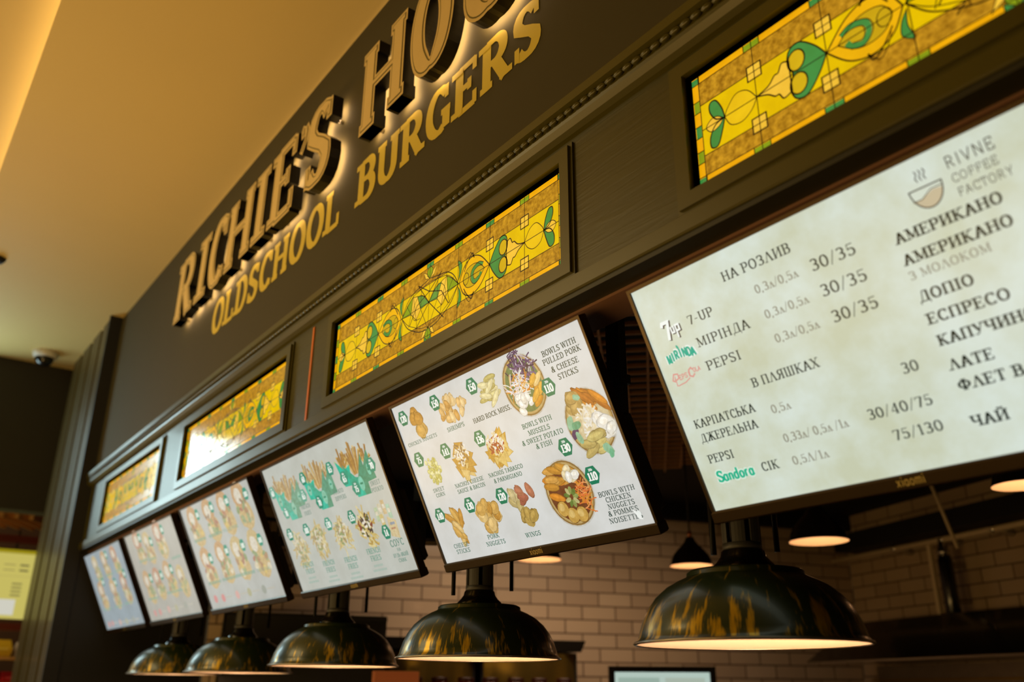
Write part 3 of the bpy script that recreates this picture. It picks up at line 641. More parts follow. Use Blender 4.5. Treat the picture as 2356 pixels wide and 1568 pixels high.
        piece('leaf_piece', curve((3.58, 0), (3.64, .10), (3.74, .21), (3.86, .20), (3.87, .11), (3.76, .02), (3.58, 0))[:-1], G_LEAF, 3)
        piece('bud_piece', curve((3.60, 0), (3.72, -.05), (3.84, -.05), (3.93, .0), (3.84, .06), (3.70, .05), (3.60, 0))[:-1], Y_PALE, 4, W1)
        # heart with two round jewels and a cup
        piece('heart_piece', curve((2.0, 0), (2.14, -.13), (2.33, -.235), (2.48, -.21), (2.52, -.10), (2.46, .0), (2.52, .10), (2.46, .21), (2.30, .23), (2.12, .12), (2.0, 0))[:-1], G_LEAF, 3)
        for v in (-.10, .10):
            g = [(mid+sgn*(2.40 + .12*math.cos(a*PI/8))*R, cm + (v + .088*math.sin(a*PI/8))*hv) for a in range(16)]
            piece('jewel_piece', g, gcol(214, 176, 22), 4)
        piece('cup_piece', curve((2.5, -.13), (2.6, -.15), (2.66, -.09), (2.72, -.085), (2.82, -.03), (3.0, 0)) + curve((3.0, 0), (2.84, .04), (2.74, .09), (2.68, .095), (2.62, .15), (2.5, .13)), Y_PALE, 2)
        # almond eye with its ring and a green hook
        piece('almond_piece', curve((1.05, .0), (1.2, -.16), (1.45, -.225), (1.72, -.17), (2.0, 0)) + curve((2.0, 0), (1.74, .17), (1.45, .225), (1.2, .16), (1.05, 0))[:-1], Y_EYE, 2)
        piece('almond_piece', curve((1.17, .0), (1.28, -.10), (1.47, -.13), (1.66, -.10), (1.85, 0)) + curve((1.85, 0), (1.66, .10), (1.47, .13), (1.28, .10), (1.17, 0))[:-1], gcol(206, 168, 20), 3, W1)
        g = Flat(); cpts = curve((1.80, -.06), (1.66, -.09), (1.50, -.06), (1.46, .02), (1.54, .09), (1.68, .07), (1.74, .02))
        g.line(cpts, 0.013, G_LEAF, 5); mk('hook_piece', g, M_glass); L(curve((1.82, -.075), (1.66, -.115), (1.46, -.07), (1.41, .03), (1.53, .115), (1.70, .09))); L(curve((1.79, -.045), (1.66, -.065), (1.53, -.04), (1.51, .02), (1.55, .062), (1.67, .05)))
        L([Q(1.25 + .09*math.cos(a*PI/8) + .02, .06*math.sin(a*PI/8)*1.2) for a in range(17)])
        # fleurs above and below the waist
        for s2 in (-1, 1):
            piece('leaf_piece', curve((1.02, s2*.04), (1.10, s2*.12), (1.12, s2*.22), (1.02, s2*.28), (.99, s2*.27), (1.04, s2*.16), (1.02, s2*.04))[:-1], G_LEAF, 3, W1)
            L(curve((1.2, s2*.10), (1.32, s2*.20), (1.46, s2*.27), (1.52, s2*.20)), W2); L(curve((1.22, s2*.14), (1.30, s2*.24), (1.40, s2*.29), (1.52, s2*.20)))
        # web of the middle: fan of facets
        piece('facet_piece', [Q(.0, 0), Q(.22, -.13), Q(.44, -.17), Q(.30, .02)], gcol(96, 150, 60), 3, W1)
        piece('facet_piece', curve((.62, -.19), (.80, -.12), (1.02, 0)) + [Q(.66, .02)], G_LIME, 2, W1)
        piece('facet_piece', [Q(.30, .02), Q(.44, -.17), Q(.62, -.19), Q(.66, .02), Q(.45, .13)], Y_PALE, 2, W1)
        L(curve((0.05, -.30), (.35, -.27), (.62, -.24), (.85, -.15), (1.02, 0)), W2); L(curve((.03, -.26), (.35, -.23), (.62, -.20), (.82, -.12), (1.02, 0)))
        L(curve((1.02, 0), (.80, .16), (.55, .25), (.30, .31), (.05, .33)), W2); L(curve((1.02, 0), (.78, .13), (.52, .21), (.28, .27), (.05, .29)))
        L([Q(0, 0), Q(.55, .30)], W2); L([Q(0, 0), Q(-.42, -.30)], W2); L([Q(-.42, -.30), Q(0, -.14), Q(.44, -.05), Q(.70, .16)], W2)
        L([Q(.3, -.27), Q(.30, .02), Q(.0, .33)]); L([Q(.62, -.24), Q(.45, .13), Q(.40, .28)]); L([Q(.0, 0), Q(1.02, 0)]); L([Q(.66, .02), Q(.85, -.13)]); L([Q(.66, .02), Q(.74, .17)])
        L(curve((.14, -.10), (.34, -.16), (.52, -.10), (.60, .02), (.52, .12), (.30, .14)), W1)
    # tulips on the centre line
    for s2 in (-1, 1):
        T = lambda a, v: (mid + a*R, cm + s2*v*hv)
        piece('tulip_piece', [T(0, .30), T(.10, .36), T(.10, .42), T(0, .47), T(-.10, .42), T(-.10, .36)], G_LIME, 3, W1)
        piece('petal_piece', [T(0, .30), T(.16, .33), T(.24, .43), T(.10, .38)], Y_PALE, 3, W1)
        piece('petal_piece', [T(0, .30), T(-.16, .33), T(-.24, .43), T(-.10, .38)], Y_PALE, 3, W1)
    ld.build('lead_lines', M_lead, root, loc=(0, G0*K, 0))
    return root
for (x0, x1), lb in zip(PANES, ['yellow stained glass panel at the far left end of the fascia, beside the pilaster',
        'stained glass panel second from the pilaster, washed out by a white gleam',
        'fully visible yellow stained glass panel above the food photo screen in the middle',
        'large near stained glass panel at upper right, cut by the photo edge']):
    glass_panel(x0, x1, lb)

# ================================================================== MENU SCREENS
TILT = 0.45626; SY, SZ = 1.3987, 0.9096; SH = 0.5625
INK, INK6, GREY6 = lin(28, 92, 72), lin(8, 26, 20), lin(140, 136, 118)
BADGE, WHITE = lin(10, 118, 84), lin(238, 240, 232)
def sc(r, g, b, a=0.0, haze=(214, 208, 190)):    # screen colour; a = how much reflected haze is mixed into the colour
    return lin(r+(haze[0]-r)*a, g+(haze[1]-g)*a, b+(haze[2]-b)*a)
def make_screen(x, label, bg, bgmat):
    root = empty('menu_screen', wp(x, SY, SZ), (TILT, 0, 0), label, 'screen', 'tilted menu screens under the fascia')
    bz = MB(); t, bb = 0.009, 0.031
    bz.box(-t, 1+t, -.006, .020, 0, t); bz.box(-t, 0, -.006, .020, -SH, 0); bz.box(1, 1+t, -.006, .020, -SH, 0)
    bz.bevel_box(-t, 1+t, -.010, .026, -SH-bb, -SH, 0.004)
    bz.build('bezel', M_bezel, root)
    rr = MB(); rr.box(-t+.002, 1+t-.002, .003, .024, -SH-bb+.004, t-.002)
    rr.build('back_shell', M_rear, root)
    hb = MB(); hb.bevel_box(.06, 1+t-.004,   .024, .050, -SH+.02, -.27, 0.010); hb.build('rear_housing', M_rear, root)
    f = Flat(); f.rect(0, 0, 1, SH, bg); f.build('display_panel', bgmat, root)
    f = Flat(); f.text('xiaomi', .5, SH+.0215, .060, .021, (1, 1, 1, 1), 0, .10, .10, False, 'c'); f.build('maker_logo', mat('logo_gold', lin(200, 180, 110), 0.35, metal=0.4, noise=0.02) if 'logo_gold' not in MATS else MATS['logo_gold'], root, loc=(0, -.0104*K, 0))
    Mi = Matrix.Rotation(-TILT, 4, 'X')
    p = MB(); p.box(  .67, .73, .40, .43, -.42, .785, Mi); p.build('mount_post', M_grey, root)
    p = MB(); p.box(.68, .72, .155, .405, -.24, -.20, Mi); p.build('mount_arm', M_grey, root)
    p = MB(); p.box(.66, .74, .395, .435, -.02, .01, Mi); p.build('mount_clamp', M_grey, root)
    return root
def caption(root, t, u, v, wd, cap, col, T=.17, th=.075, serif=True, align='l'):
    f = Flat(); f.text(t, u, v, wd, cap, col, 3, T, th, serif, align); return f.build('menu_caption', M_pic, root)
def badge(root, t, u, v, r=.0285, col=BADGE, wcol=WHITE, small=True):
    f = Flat(); f.poly([(u + r*1.06*math.cos(k*PI/3), v + r*math.sin(k*PI/3)) for k in range(6)], col, 4)
    p = f.build('price_badge', M_pic, root); f = Flat()
    f.text(t, u, v+r*.50, r*(1.22 if len(t) == 3 else .85), r*.78, wcol, 6, .26, .13, True, 'c')
    if small: f.text('200г', u, v-r*.42, r*.55, r*.25, wcol, 6, .2, .1, False, 'c')
    f.build('price_number', M_pic, p); return p
def tone(c, k): return (c[0]*k, c[1]*k, c[2]*k, 1)
def nuggets(f, cu, cv, ru, rv, n, pal, rnd, size=.024, lay=1, elong=1.35):
    for i in range(n):
        a = rnd.uniform(0, 2*PI); q = math.sqrt(rnd.random()); u = cu + ru*q*math.cos(a); v = cv + rv*q*math.sin(a)
        c = rnd.choice(pal); rot = rnd.uniform(0, PI); s = size*rnd.uniform(.8, 1.2); L = lay + i*.09
        f.ell(u, v, s*elong*1.07, s*1.1, tone(c, .62), L, rot, 14, .09, rnd); f.ell(u, v, s*elong, s, c, L+.02, rot, 14, .09, rnd)
        f.ell(u-s*.2, v-s*.25, s*elong*.55, s*.45, tone(c, 1.22), L+.04, rot, 12, .15, rnd)
def sticks(f, cu, cv, ru, rv, n, pal, rnd, ln=.04, wd=.011, ang=(0, PI), lay=1):
    for i in range(n):
        u = cu + rnd.uniform(-ru, ru); v = cv + rnd.uniform(-rv, rv); c = rnd.choice(pal); rot = rnd.uniform(*ang); L = lay+i*.07; s = rnd.uniform(.8, 1.15)
        f.ell(u, v, ln*s*1.05, wd*1.15, tone(c, .6), L, rot, 12, .06, rnd); f.ell(u, v, ln*s, wd, c, L+.02, rot, 12, .06, rnd); f.ell(u, v-wd*.25, ln*s*.8, wd*.4, tone(c, 1.2), L+.04, rot, 10, .1, rnd)
def shreds(f, cu, cv, ru, rv, n, pal, rnd, ln=.03, wd=.0028, lay=2):
    for i in range(n):
        a = rnd.uniform(0, 2*PI); q = math.sqrt(rnd.random()); u = cu + ru*q*math.cos(a); v = cv + rv*q*math.sin(a); d = rnd.uniform(0, PI); b = rnd.uniform(-.8, .8)
        pts = [(u + ln*(t-.5)*math.cos(d + b*(t-.5)), v + ln*(t-.5)*math.sin(d + b*(t-.5))) for t in (0, .25, .5, .75, 1)]
        f.line(pts, wd, rnd.choice(pal), lay + i*.03)
def chips(f, cu, cv, ru, rv, n, pal, rnd, s=.028, lay=1):
    for i in range(n):
        a = rnd.uniform(0, 2*PI); q = math.sqrt(rnd.random()); u = cu + ru*q*math.cos(a); v = cv + rv*q*math.sin(a); d = rnd.uniform(0, 2*PI); c = rnd.choice(pal); L = lay+i*.06
        for k, cc in ((1.1, tone(c, .65)), (1, c)): f.poly([(u + s*k*math.cos(d+j*2.1), v + s*k*math.sin(d+j*2.1)) for j in range(3)], cc, L + (1.1-k)*.2)
def picture(root, fn, name='food_picture'):
    f = Flat(0.000022); fn(f); return f.build(name, M_food, root, loc=(0, -.00015, 0))
TAN, TAN2, TAN3 = lin(212, 170, 92), lin(196, 146, 66), lin(226, 194, 128)
CREAM, WHT, PURP, ORNG, GREEN, SAGE, BROWN, PINK = lin(232, 218, 178), lin(240, 238, 230), lin(92, 62, 104), lin(216, 140, 48), lin(76, 116, 50), lin(150, 196, 160), lin(126, 78, 34), lin(190, 120, 96)

# --- far three screens: burgers and rolls, reflected haze mixed into their colours
def burger(f, u, v, s, rnd, a, topc):
    h = lambda r, g, b: sc(r, g, b, a)
    f.ell(u+.01, v+.055*s, .075*s, .062*s, h(200, 160, 84), 1, 0, 18, .07, rnd)
    for i in range(9): f.ell(u + rnd.uniform(-.06, .07)*s, v + rnd.uniform(.0, .08)*s, .022*s, .016*s, rnd.choice([h(92, 128, 62), h(232, 222, 190), h(150, 90, 44), h(120, 150, 90), h(222, 180, 60)]), 1.2+i*.05, rnd.random()*3, 10, .2, rnd)
    f.ell(u-.01, v-.035*s, .070*s, .058*s, topc, 2, 0, 18, .05, rnd); f.ell(u-.02, v-.03*s, .036*s, .034*s, h(236, 232, 222), 2.2, 0, 14, .08, rnd)
    for i in range(5): f.ell(u + rnd.uniform(-.07, .06)*s, v + rnd.uniform(-.01, .03)*s, .018*s, .009*s, rnd.choice([h(150, 60, 44), h(90, 130, 70), h(110, 70, 40)]), 2.4+i*.05, rnd.random()*3, 10, .2, rnd)
def faint(root, u, v, wd, a=.55, cap=.016, t=None, col=(60, 130, 108)):
    f = Flat()
    if t: f.text(t, u, v, wd, cap, sc(*col, a), 3, .2, .1, True, 'c')
    else:
        x = u-wd/2; rnd = random.Random(int(u*1000+v*7000))
        while x < u+wd/2: q = rnd.uniform(.006, .014); f.rect(x, v-cap, x+q*.6, v, sc(*col, a), 3); x += q
    return f.build('menu_caption', M_pic, root)
def legend(root, pts, a):
    cs = [(196, 70, 80), (196, 70, 80), (200, 120, 120), (130, 130, 80), (96, 110, 104)]
    for (u, v), c in zip(pts, cs):
        f = Flat(); f.ell(u, v, .026, .022, sc(*c, a), 2)
        if c[0] != 196 or u > .15: f.rect(u+.04, v-.004, u+.13, v+.004, sc(150, 150, 140, a), 2)
        f.build('legend_mark', M_pic, root)
def burger_screen(x, label, cells, badges, caps, leg, seed, a, haze):
    root = make_screen(x, label, lin(*haze), M_bg_pale); rnd = random.Random(seed)
    for u, v, s in cells:
        tc = sc(*rnd.choice([(190, 124, 60), (206, 150, 76), (176, 90, 60), (198, 164, 90)]), a)
        picture(root, lambda f: burger(f, u, v, s, rnd, a, tc))
    for u, v in badges:
        f = Flat(); r = .034; f.poly([(u + r*math.cos(k*PI/3), v + r*math.sin(k*PI/3)) for k in range(6)], sc(20, 130, 104, a*.45), 4)
        p = f.build('price_badge', M_pic, root); f = Flat(); f.text('180', u, v+.014, .042, .024, sc(236, 240, 230, .1), 6, .26, .13, True, 'c'); f.build('price_number', M_pic, p)
    for q in caps: faint(root, q[0], q[1], q[2], a*.8, t=q[3] if len(q) > 3 else None)
    legend(root, leg, a); return root
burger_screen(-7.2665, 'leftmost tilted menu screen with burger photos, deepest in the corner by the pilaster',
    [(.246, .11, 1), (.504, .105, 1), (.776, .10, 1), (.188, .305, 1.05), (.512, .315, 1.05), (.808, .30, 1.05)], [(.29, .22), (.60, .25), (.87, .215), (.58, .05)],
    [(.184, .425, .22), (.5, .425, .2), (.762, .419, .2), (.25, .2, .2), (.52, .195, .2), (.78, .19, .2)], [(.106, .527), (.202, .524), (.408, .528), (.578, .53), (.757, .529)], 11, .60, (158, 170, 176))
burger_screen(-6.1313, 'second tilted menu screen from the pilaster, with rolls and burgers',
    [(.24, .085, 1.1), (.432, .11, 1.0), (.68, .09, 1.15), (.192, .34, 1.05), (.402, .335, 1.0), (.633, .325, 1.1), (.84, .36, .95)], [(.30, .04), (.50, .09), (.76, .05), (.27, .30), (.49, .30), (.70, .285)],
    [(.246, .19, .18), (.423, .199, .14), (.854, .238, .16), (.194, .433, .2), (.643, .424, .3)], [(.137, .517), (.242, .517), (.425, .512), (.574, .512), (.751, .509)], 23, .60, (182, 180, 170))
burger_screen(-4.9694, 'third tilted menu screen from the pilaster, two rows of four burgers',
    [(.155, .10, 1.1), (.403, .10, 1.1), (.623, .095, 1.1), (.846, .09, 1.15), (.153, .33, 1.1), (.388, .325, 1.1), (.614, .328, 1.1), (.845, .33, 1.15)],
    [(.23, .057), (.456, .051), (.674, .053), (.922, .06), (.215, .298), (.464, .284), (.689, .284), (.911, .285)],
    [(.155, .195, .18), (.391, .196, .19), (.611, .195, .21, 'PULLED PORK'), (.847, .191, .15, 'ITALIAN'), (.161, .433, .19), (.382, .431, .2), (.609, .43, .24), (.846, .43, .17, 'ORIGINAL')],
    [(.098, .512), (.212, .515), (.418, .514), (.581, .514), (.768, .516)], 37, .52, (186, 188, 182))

# --- fourth screen: fries in teal boxes
s4 = make_screen(-3.7895, 'fourth tilted menu screen, french fries in teal boxes along its top', lin(192, 195, 186), M_bg_pale)
rnd = random.Random(5)
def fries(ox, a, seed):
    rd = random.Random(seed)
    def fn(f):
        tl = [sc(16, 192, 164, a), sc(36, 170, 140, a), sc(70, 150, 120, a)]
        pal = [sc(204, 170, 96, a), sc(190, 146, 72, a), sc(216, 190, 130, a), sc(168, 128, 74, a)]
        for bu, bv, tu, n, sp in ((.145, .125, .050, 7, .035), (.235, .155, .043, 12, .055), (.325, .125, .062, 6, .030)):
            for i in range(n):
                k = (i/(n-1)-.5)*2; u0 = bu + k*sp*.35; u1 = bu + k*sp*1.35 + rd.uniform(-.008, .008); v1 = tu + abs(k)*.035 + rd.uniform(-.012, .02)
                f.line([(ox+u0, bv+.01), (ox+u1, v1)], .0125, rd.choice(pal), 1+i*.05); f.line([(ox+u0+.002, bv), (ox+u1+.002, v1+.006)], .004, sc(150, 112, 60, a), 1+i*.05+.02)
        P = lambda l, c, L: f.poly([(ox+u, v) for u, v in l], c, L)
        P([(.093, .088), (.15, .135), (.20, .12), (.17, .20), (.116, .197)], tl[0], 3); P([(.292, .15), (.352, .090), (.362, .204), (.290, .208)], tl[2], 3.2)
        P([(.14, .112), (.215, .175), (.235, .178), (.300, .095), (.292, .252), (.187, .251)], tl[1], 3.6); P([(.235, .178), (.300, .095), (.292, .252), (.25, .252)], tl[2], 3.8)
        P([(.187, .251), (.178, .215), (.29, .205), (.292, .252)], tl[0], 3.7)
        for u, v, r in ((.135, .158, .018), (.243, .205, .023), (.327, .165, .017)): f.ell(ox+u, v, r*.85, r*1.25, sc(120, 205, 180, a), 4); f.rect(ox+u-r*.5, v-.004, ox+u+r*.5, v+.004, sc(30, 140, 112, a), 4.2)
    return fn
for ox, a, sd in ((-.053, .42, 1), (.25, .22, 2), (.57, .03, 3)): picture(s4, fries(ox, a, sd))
for t, u, v, wd in (('FRENCH', .299, .222, .085), ('FRIES', .300, .251, .062), ('POTATO', .616, .211, .085), ('DIPPERS', .620, .237, .09), ('SWEET', .909, .228, .072), ('POTATO', .910, .253, .085)):
    caption(s4, t, u, v, wd, .017, sc(60, 104, 92, .25), align='c')
for u, v, sub in ((.138, .463, 'CHEESE'), (.331, .476, 'BACON'), (.528, .482, 'JALAPENO'), (.726, .471, 'SAUSAGES')):
    caption(s4, 'FRENCH', u, v, .105, .021, sc(50, 130, 108, .2), align='c'); caption(s4, 'FRIES', u, v+.029, .080, .021, sc(50, 130, 108, .2), align='c')
    f = Flat(); rr_ = random.Random(int(u*99))
    for j, wdx in ((0, .07), (1, .10)):
        x = u - wdx/2
        while x < u + wdx/2: q = rr_.uniform(.004, .010); f.rect(x, v+.044+j*.018, x+q*.6, v+.053+j*.018, sc(120, 160, 148, .35), 3); x += q
    f.build('menu_caption', M_pic, s4)
for t, u, v, wd, cp in (('СОУС', .911, .465, .095, .026), ('НА', .910, .484, .025, .012), ('БУДЬ-ЯКИЙ', .911, .505, .105, .014), ('СМАК', .911, .525, .055, .014)): caption(s4, t, u, v, wd, cp, sc(50, 116, 98, .1), align='c')
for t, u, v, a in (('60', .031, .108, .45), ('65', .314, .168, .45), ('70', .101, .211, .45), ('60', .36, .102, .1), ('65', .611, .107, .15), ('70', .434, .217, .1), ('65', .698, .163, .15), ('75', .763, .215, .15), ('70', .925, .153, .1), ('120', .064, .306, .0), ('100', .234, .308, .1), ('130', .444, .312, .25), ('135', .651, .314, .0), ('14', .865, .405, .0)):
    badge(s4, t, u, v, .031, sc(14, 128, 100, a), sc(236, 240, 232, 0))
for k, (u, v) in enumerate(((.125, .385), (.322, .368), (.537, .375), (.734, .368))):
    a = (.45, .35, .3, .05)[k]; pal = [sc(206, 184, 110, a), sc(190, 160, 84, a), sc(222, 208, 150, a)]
    def mound(f):
        rd = random.Random(k+70); shreds(f, u, v, .062, .075, 60, pal, rd, .05, .008, 1)
        shreds(f, u, v-.01, .05, .05, 34, [sc(128, 150, 90, a), sc(228, 224, 206, a), sc(150, 130, 90, a)] if k < 3 else [sc(128, 60, 50, a), sc(236, 232, 224, a), sc(90, 100, 50, a), sc(60, 46, 50, a)], rd, .022, .009, 3)
    picture(s4, mound)
def sauces(f):
    for i, (u, v, c) in enumerate(((.845, .335, (170, 200, 160)), (.875, .325, (200, 196, 170)), (.905, .315, (206, 180, 130)), (.935, .335, (160, 206, 180)), (.868, .365, (206, 186, 110)))):
        f.rect(u-.012, v-.028, u+.014, v+.026, sc(*c, .3), 1+i*.1); f.rect(u-.008, v-.012, u+.010, v+.004, sc(226, 224, 210, .2), 1.5)
    f.poly([(.905, .350), (.958, .372), (.952, .44), (.895, .425)], sc(214, 196, 150, .2), 2); f.rect(.912, .375, .945, .385, sc(120, 140, 170, .3), 2.2); f.rect(.910, .395, .94, .402, sc(170, 110, 80, .3), 2.2)
picture(s4, sauces)

# --- fifth screen: the sharp one in the middle
s5 = make_screen(-2.6063, 'sharp middle menu screen with three bowls and green hexagon prices', lin(214, 215, 211), M_bg_pale)
for t, u, v, wd, cp, g in [
    ('BOWLS WITH', .819, .054, .142, .0165, 1), ('PULLED PORK', .811, .077, .158, .0165, 1), ('& CHEESE', .832, .104, .114, .0165, 1), ('STICKS', .848, .129, .083, .0165, 1),
    ('BOWLS WITH', .630, .223, .134, .015, 0), ('MUSSELS', .646, .246, .098, .015, 0), ('& SWEET POTATO', .603, .269, .187, .015, 0), ('& FISH', .657, .290, .073, .015, 0),
    ('BOWLS WITH', .832, .467, .139, .0145, 1), ('CHICKEN', .852, .485, .097, .0145, 1), ('NUGGETS', .851, .504, .102, .0145, 1), ('& POMMES', .842, .523, .115, .0145, 1), ('NOISETTES', .837, .543, .126, .0145, 1),
    ('CHICKEN NUGGETS', .023, .147, .183, .0125, 0), ('SHRIMPS', .271, .149, .097, .0145, 0), ('HARD ROCK MUSS.', .418, .154, .196, .0155, 1),
    ('NACHOS CHEESE', .204, .328, .161, .0135, 0), ('SAUCE & BACON', .207, .348, .156, .0135, 0), ('NACHOS TABASCO', .395, .328, .174, .0135, 0), ('& PARMIGIANO', .411, .349, .142, .0135, 0),
    ('SWEET', .073, .321, .067, .013, 0), ('CORN', .080, .339, .054, .013, 0), ('CHEESE', .077, .519, .087, .0145, 0), ('STICKS', .082, .539, .079, .0145, 0),
    ('PORK', .278, .513, .061, .0145, 0), ('NUGGETS', .259, .535, .101, .0145, 0), ('WINGS', .467, .533, .072, .0145, 0)]:
    caption(s5, t, u, v, wd, cp, lin(14, 52, 40) if g else lin(24, 96, 72), .185, .085)
for t, u, v in (('120', .049, .047), ('150', .256, .043), ('150', .471, .044), ('110', .797, .136), ('130', .775, .308), ('110', .837, .403), ('75', .055, .198), ('141', .22, .202), ('136', .418, .203), ('120', .422, .391), ('130', .245, .392), ('140', .061, .399)):
    badge(s5, t, u, v, .029)
def rim(f, u, v, r):
    f.ell(u, v, r*1.03, r*1.03, lin(206, 204, 196), .2, n=36); f.ell(u, v, r*.985, r*.985, lin(150, 118, 66), .4, n=36); f.ell(u, v, r*.93, r*.93, lin(196, 168, 110), .6, n=36)
def bowl1(f):
    rd = random.Random(101); u, v, r = .702, .104, .092; rim(f, u, v, r)
    f.ell(u, v, r*.86, r*.86, lin(112, 132, 84), .8, n=30); shreds(f, u+.012, v-.045, .055, .040, 60, [PURP, lin(124, 96, 140), lin(66, 40, 76), lin(200, 190, 200)], rd, .05, .0042, 2)
    shreds(f, u-.022, v-.005, .052, .035, 70, [ORNG, WHT, lin(236, 196, 130), lin(220, 214, 220)], rd, .045, .0036, 4.5)
    nuggets(f, u-.02, v+.052, .034, .026, 14, [WHT, lin(232, 226, 216)], rd, .012, 7); sticks(f, u+.050, v+.032, .018, .042, 9, [lin(226, 176, 74), lin(206, 146, 50), lin(236, 206, 140)], rd, .024, .0095, (-.9, .3), 8)
    shreds(f, u-.005, v-.085, .025, .02, 12, [PURP, lin(70, 48, 90)], rd, .035, .003, 9)
def bowl2(f):
    rd = random.Random(102); u, v, r = .903, .262, .092; rim(f, u, v, r); f.ell(u, v, r*.86, r*.86, lin(216, 200, 160), .8, n=30)
    sticks(f, u+.035, v-.055, .03, .018, 8, [ORNG, lin(180, 110, 40), lin(206, 140, 60)], rd, .04, .009, (.5, 1.0), 2); nuggets(f, u-.038, v-.055, .03, .02, 6, [lin(170, 140, 80), lin(190, 160, 96)], rd, .018, 3)
    shreds(f, u+.0, v-.002, .042, .040, 60, [WHT, CREAM, lin(236, 224, 196)], rd, .028, .006, 4); nuggets(f, u+.052, v+.022, .022, .024, 8, [WHT], rd, .018, 6.5)
    sticks(f, u-.010, v+.060, .034, .022, 8, [lin(206, 190, 120), lin(190, 170, 104)], rd, .030, .012, (-.4, .2), 7.5)
    for q, (du, dv, s, c) in enumerate(((-.075, -.01, .022, SAGE), (-.07, .02, .020, PURP), (-.055, .0, .02, lin(110, 170, 130)), (-.018, -.072, .014, SAGE), (.030, .085, .022, SAGE), (-.06, .035, .018, SAGE), (.036, .098, .014, lin(120, 190, 150)))): f.ell(u+du, v+dv, s*.62, s, c, 9+q*.1, .4+q*.5, 12, .12, rd)
def bowl3(f):
    rd = random.Random(103); u, v, r = .722, .434, .097; rim(f, u, v, r); f.ell(u, v, r*.86, r*.86, lin(120, 70, 40), .8, n=30)
    sticks(f, u-.045, v-.035, .026, .040, 11, [ORNG, lin(196, 140, 54), lin(214, 162, 80)], rd, .034, .0105, (-.1, .35), 2); sticks(f, u+.01, v-.072, .02, .01, 3, [lin(206, 150, 60)], rd, .036, .012, (.3, .6), 3)
    shreds(f, u+.055, v+.022, .026, .045, 44, [ORNG, lin(226, 120, 60), lin(236, 160, 96)], rd, .04, .0032, 4); nuggets(f, u+.028, v-.052, .024, .016, 8, [WHT, CREAM], rd, .014, 5.5)
    for du, dv in ((-.048, .040), (-.016, .064), (.022, .066)): f.ell(u+du, v+dv, .024, .024, lin(120, 80, 30), 6.4); f.ell(u+du, v+dv, .0225, .0225, lin(206, 166, 84), 6.5, 0, 18, .03, rd); f.ell(u+du-.004, v+dv-.005, .012, .012, lin(222, 190, 116), 6.6)
    for i in range(9): a = i*.7; f.ell(u+.004+.018*math.cos(a), v+.012+.02*math.sin(a), .012, .007, rd.choice([lin(150, 160, 90), lin(196, 190, 130), lin(110, 130, 60)]), 7+i*.1, a, 12, .1, rd)
for fn in (bowl1, bowl2, bowl3): picture(s5, fn)
GOLDP = [TAN, TAN2, TAN3]
def P_(fn, seed): picture(s5, lambda f: fn(f, random.Random(seed)))
P_(lambda f, r: nuggets(f, .128, .082, .030, .034, 11, GOLDP, r, .0185, elong=1.15), 1)
P_(lambda f, r: nuggets(f, .338, .084, .068, .034, 26, [lin(222, 184, 120), lin(204, 156, 84), lin(232, 204, 150)], r, .0115, elong=1.6), 2)
P_(lambda f, r: sticks(f, .542, .076, .026, .046, 15, [lin(212, 202, 142), lin(190, 178, 110), lin(226, 218, 170)], r, .030, .0095, (-.7, .3)), 3)
P_(lambda f, r: nuggets(f, .118, .250, .042, .046, 80, [lin(206, 204, 132), lin(224, 222, 168), lin(190, 186, 104)], r, .0066, elong=1.1), 4)
P_(lambda f, r: (chips(f, .298, .252, .038, .050, 26, [lin(216, 176, 92), lin(200, 156, 70), lin(228, 200, 130)], r, .026), shreds(f, .298, .230, .034, .034, 60, [WHT, CREAM, lin(150, 120, 80)], r, .018, .006, 3)), 5)
P_(lambda f, r: (chips(f, .492, .250, .052, .042, 30, [lin(222, 178, 80), lin(206, 160, 66), lin(230, 200, 120)], r, .027), shreds(f, .482, .234, .040, .034, 70, [WHT, CREAM, lin(170, 80, 50)], r, .018, .006, 3)), 6)
P_(lambda f, r: sticks(f, .148, .450, .036, .036, 12, GOLDP, r, .036, .0115, (.5, 1.9)), 7)
P_(lambda f, r: nuggets(f, .322, .438, .048, .044, 20, GOLDP, r, .020, elong=1.2), 8)
P_(lambda f, r: (nuggets(f, .480, .415, .018, .040, 7, [lin(190, 172, 116), lin(206, 190, 140)], r, .0135, 1, 1.7), nuggets(f, .535, .405, .030, .026, 5, [lin(168, 100, 76), lin(186, 122, 92)], r, .015, 2, 1.7), nuggets(f, .530, .472, .036, .020, 6, [lin(186, 156, 84), lin(170, 138, 66)], r, .0165, 3, 1.5)), 9)
f = Flat(); f.poly([(.932, .515), (.944, .522), (.962, .548), (.948, .545)], lin(236, 238, 232), 5); f.poly([(.952, .520), (.962, .530), (.956, .542), (.946, .528)], lin(232, 236, 230), 5); f.build('screen_cursor', M_pic, s5)

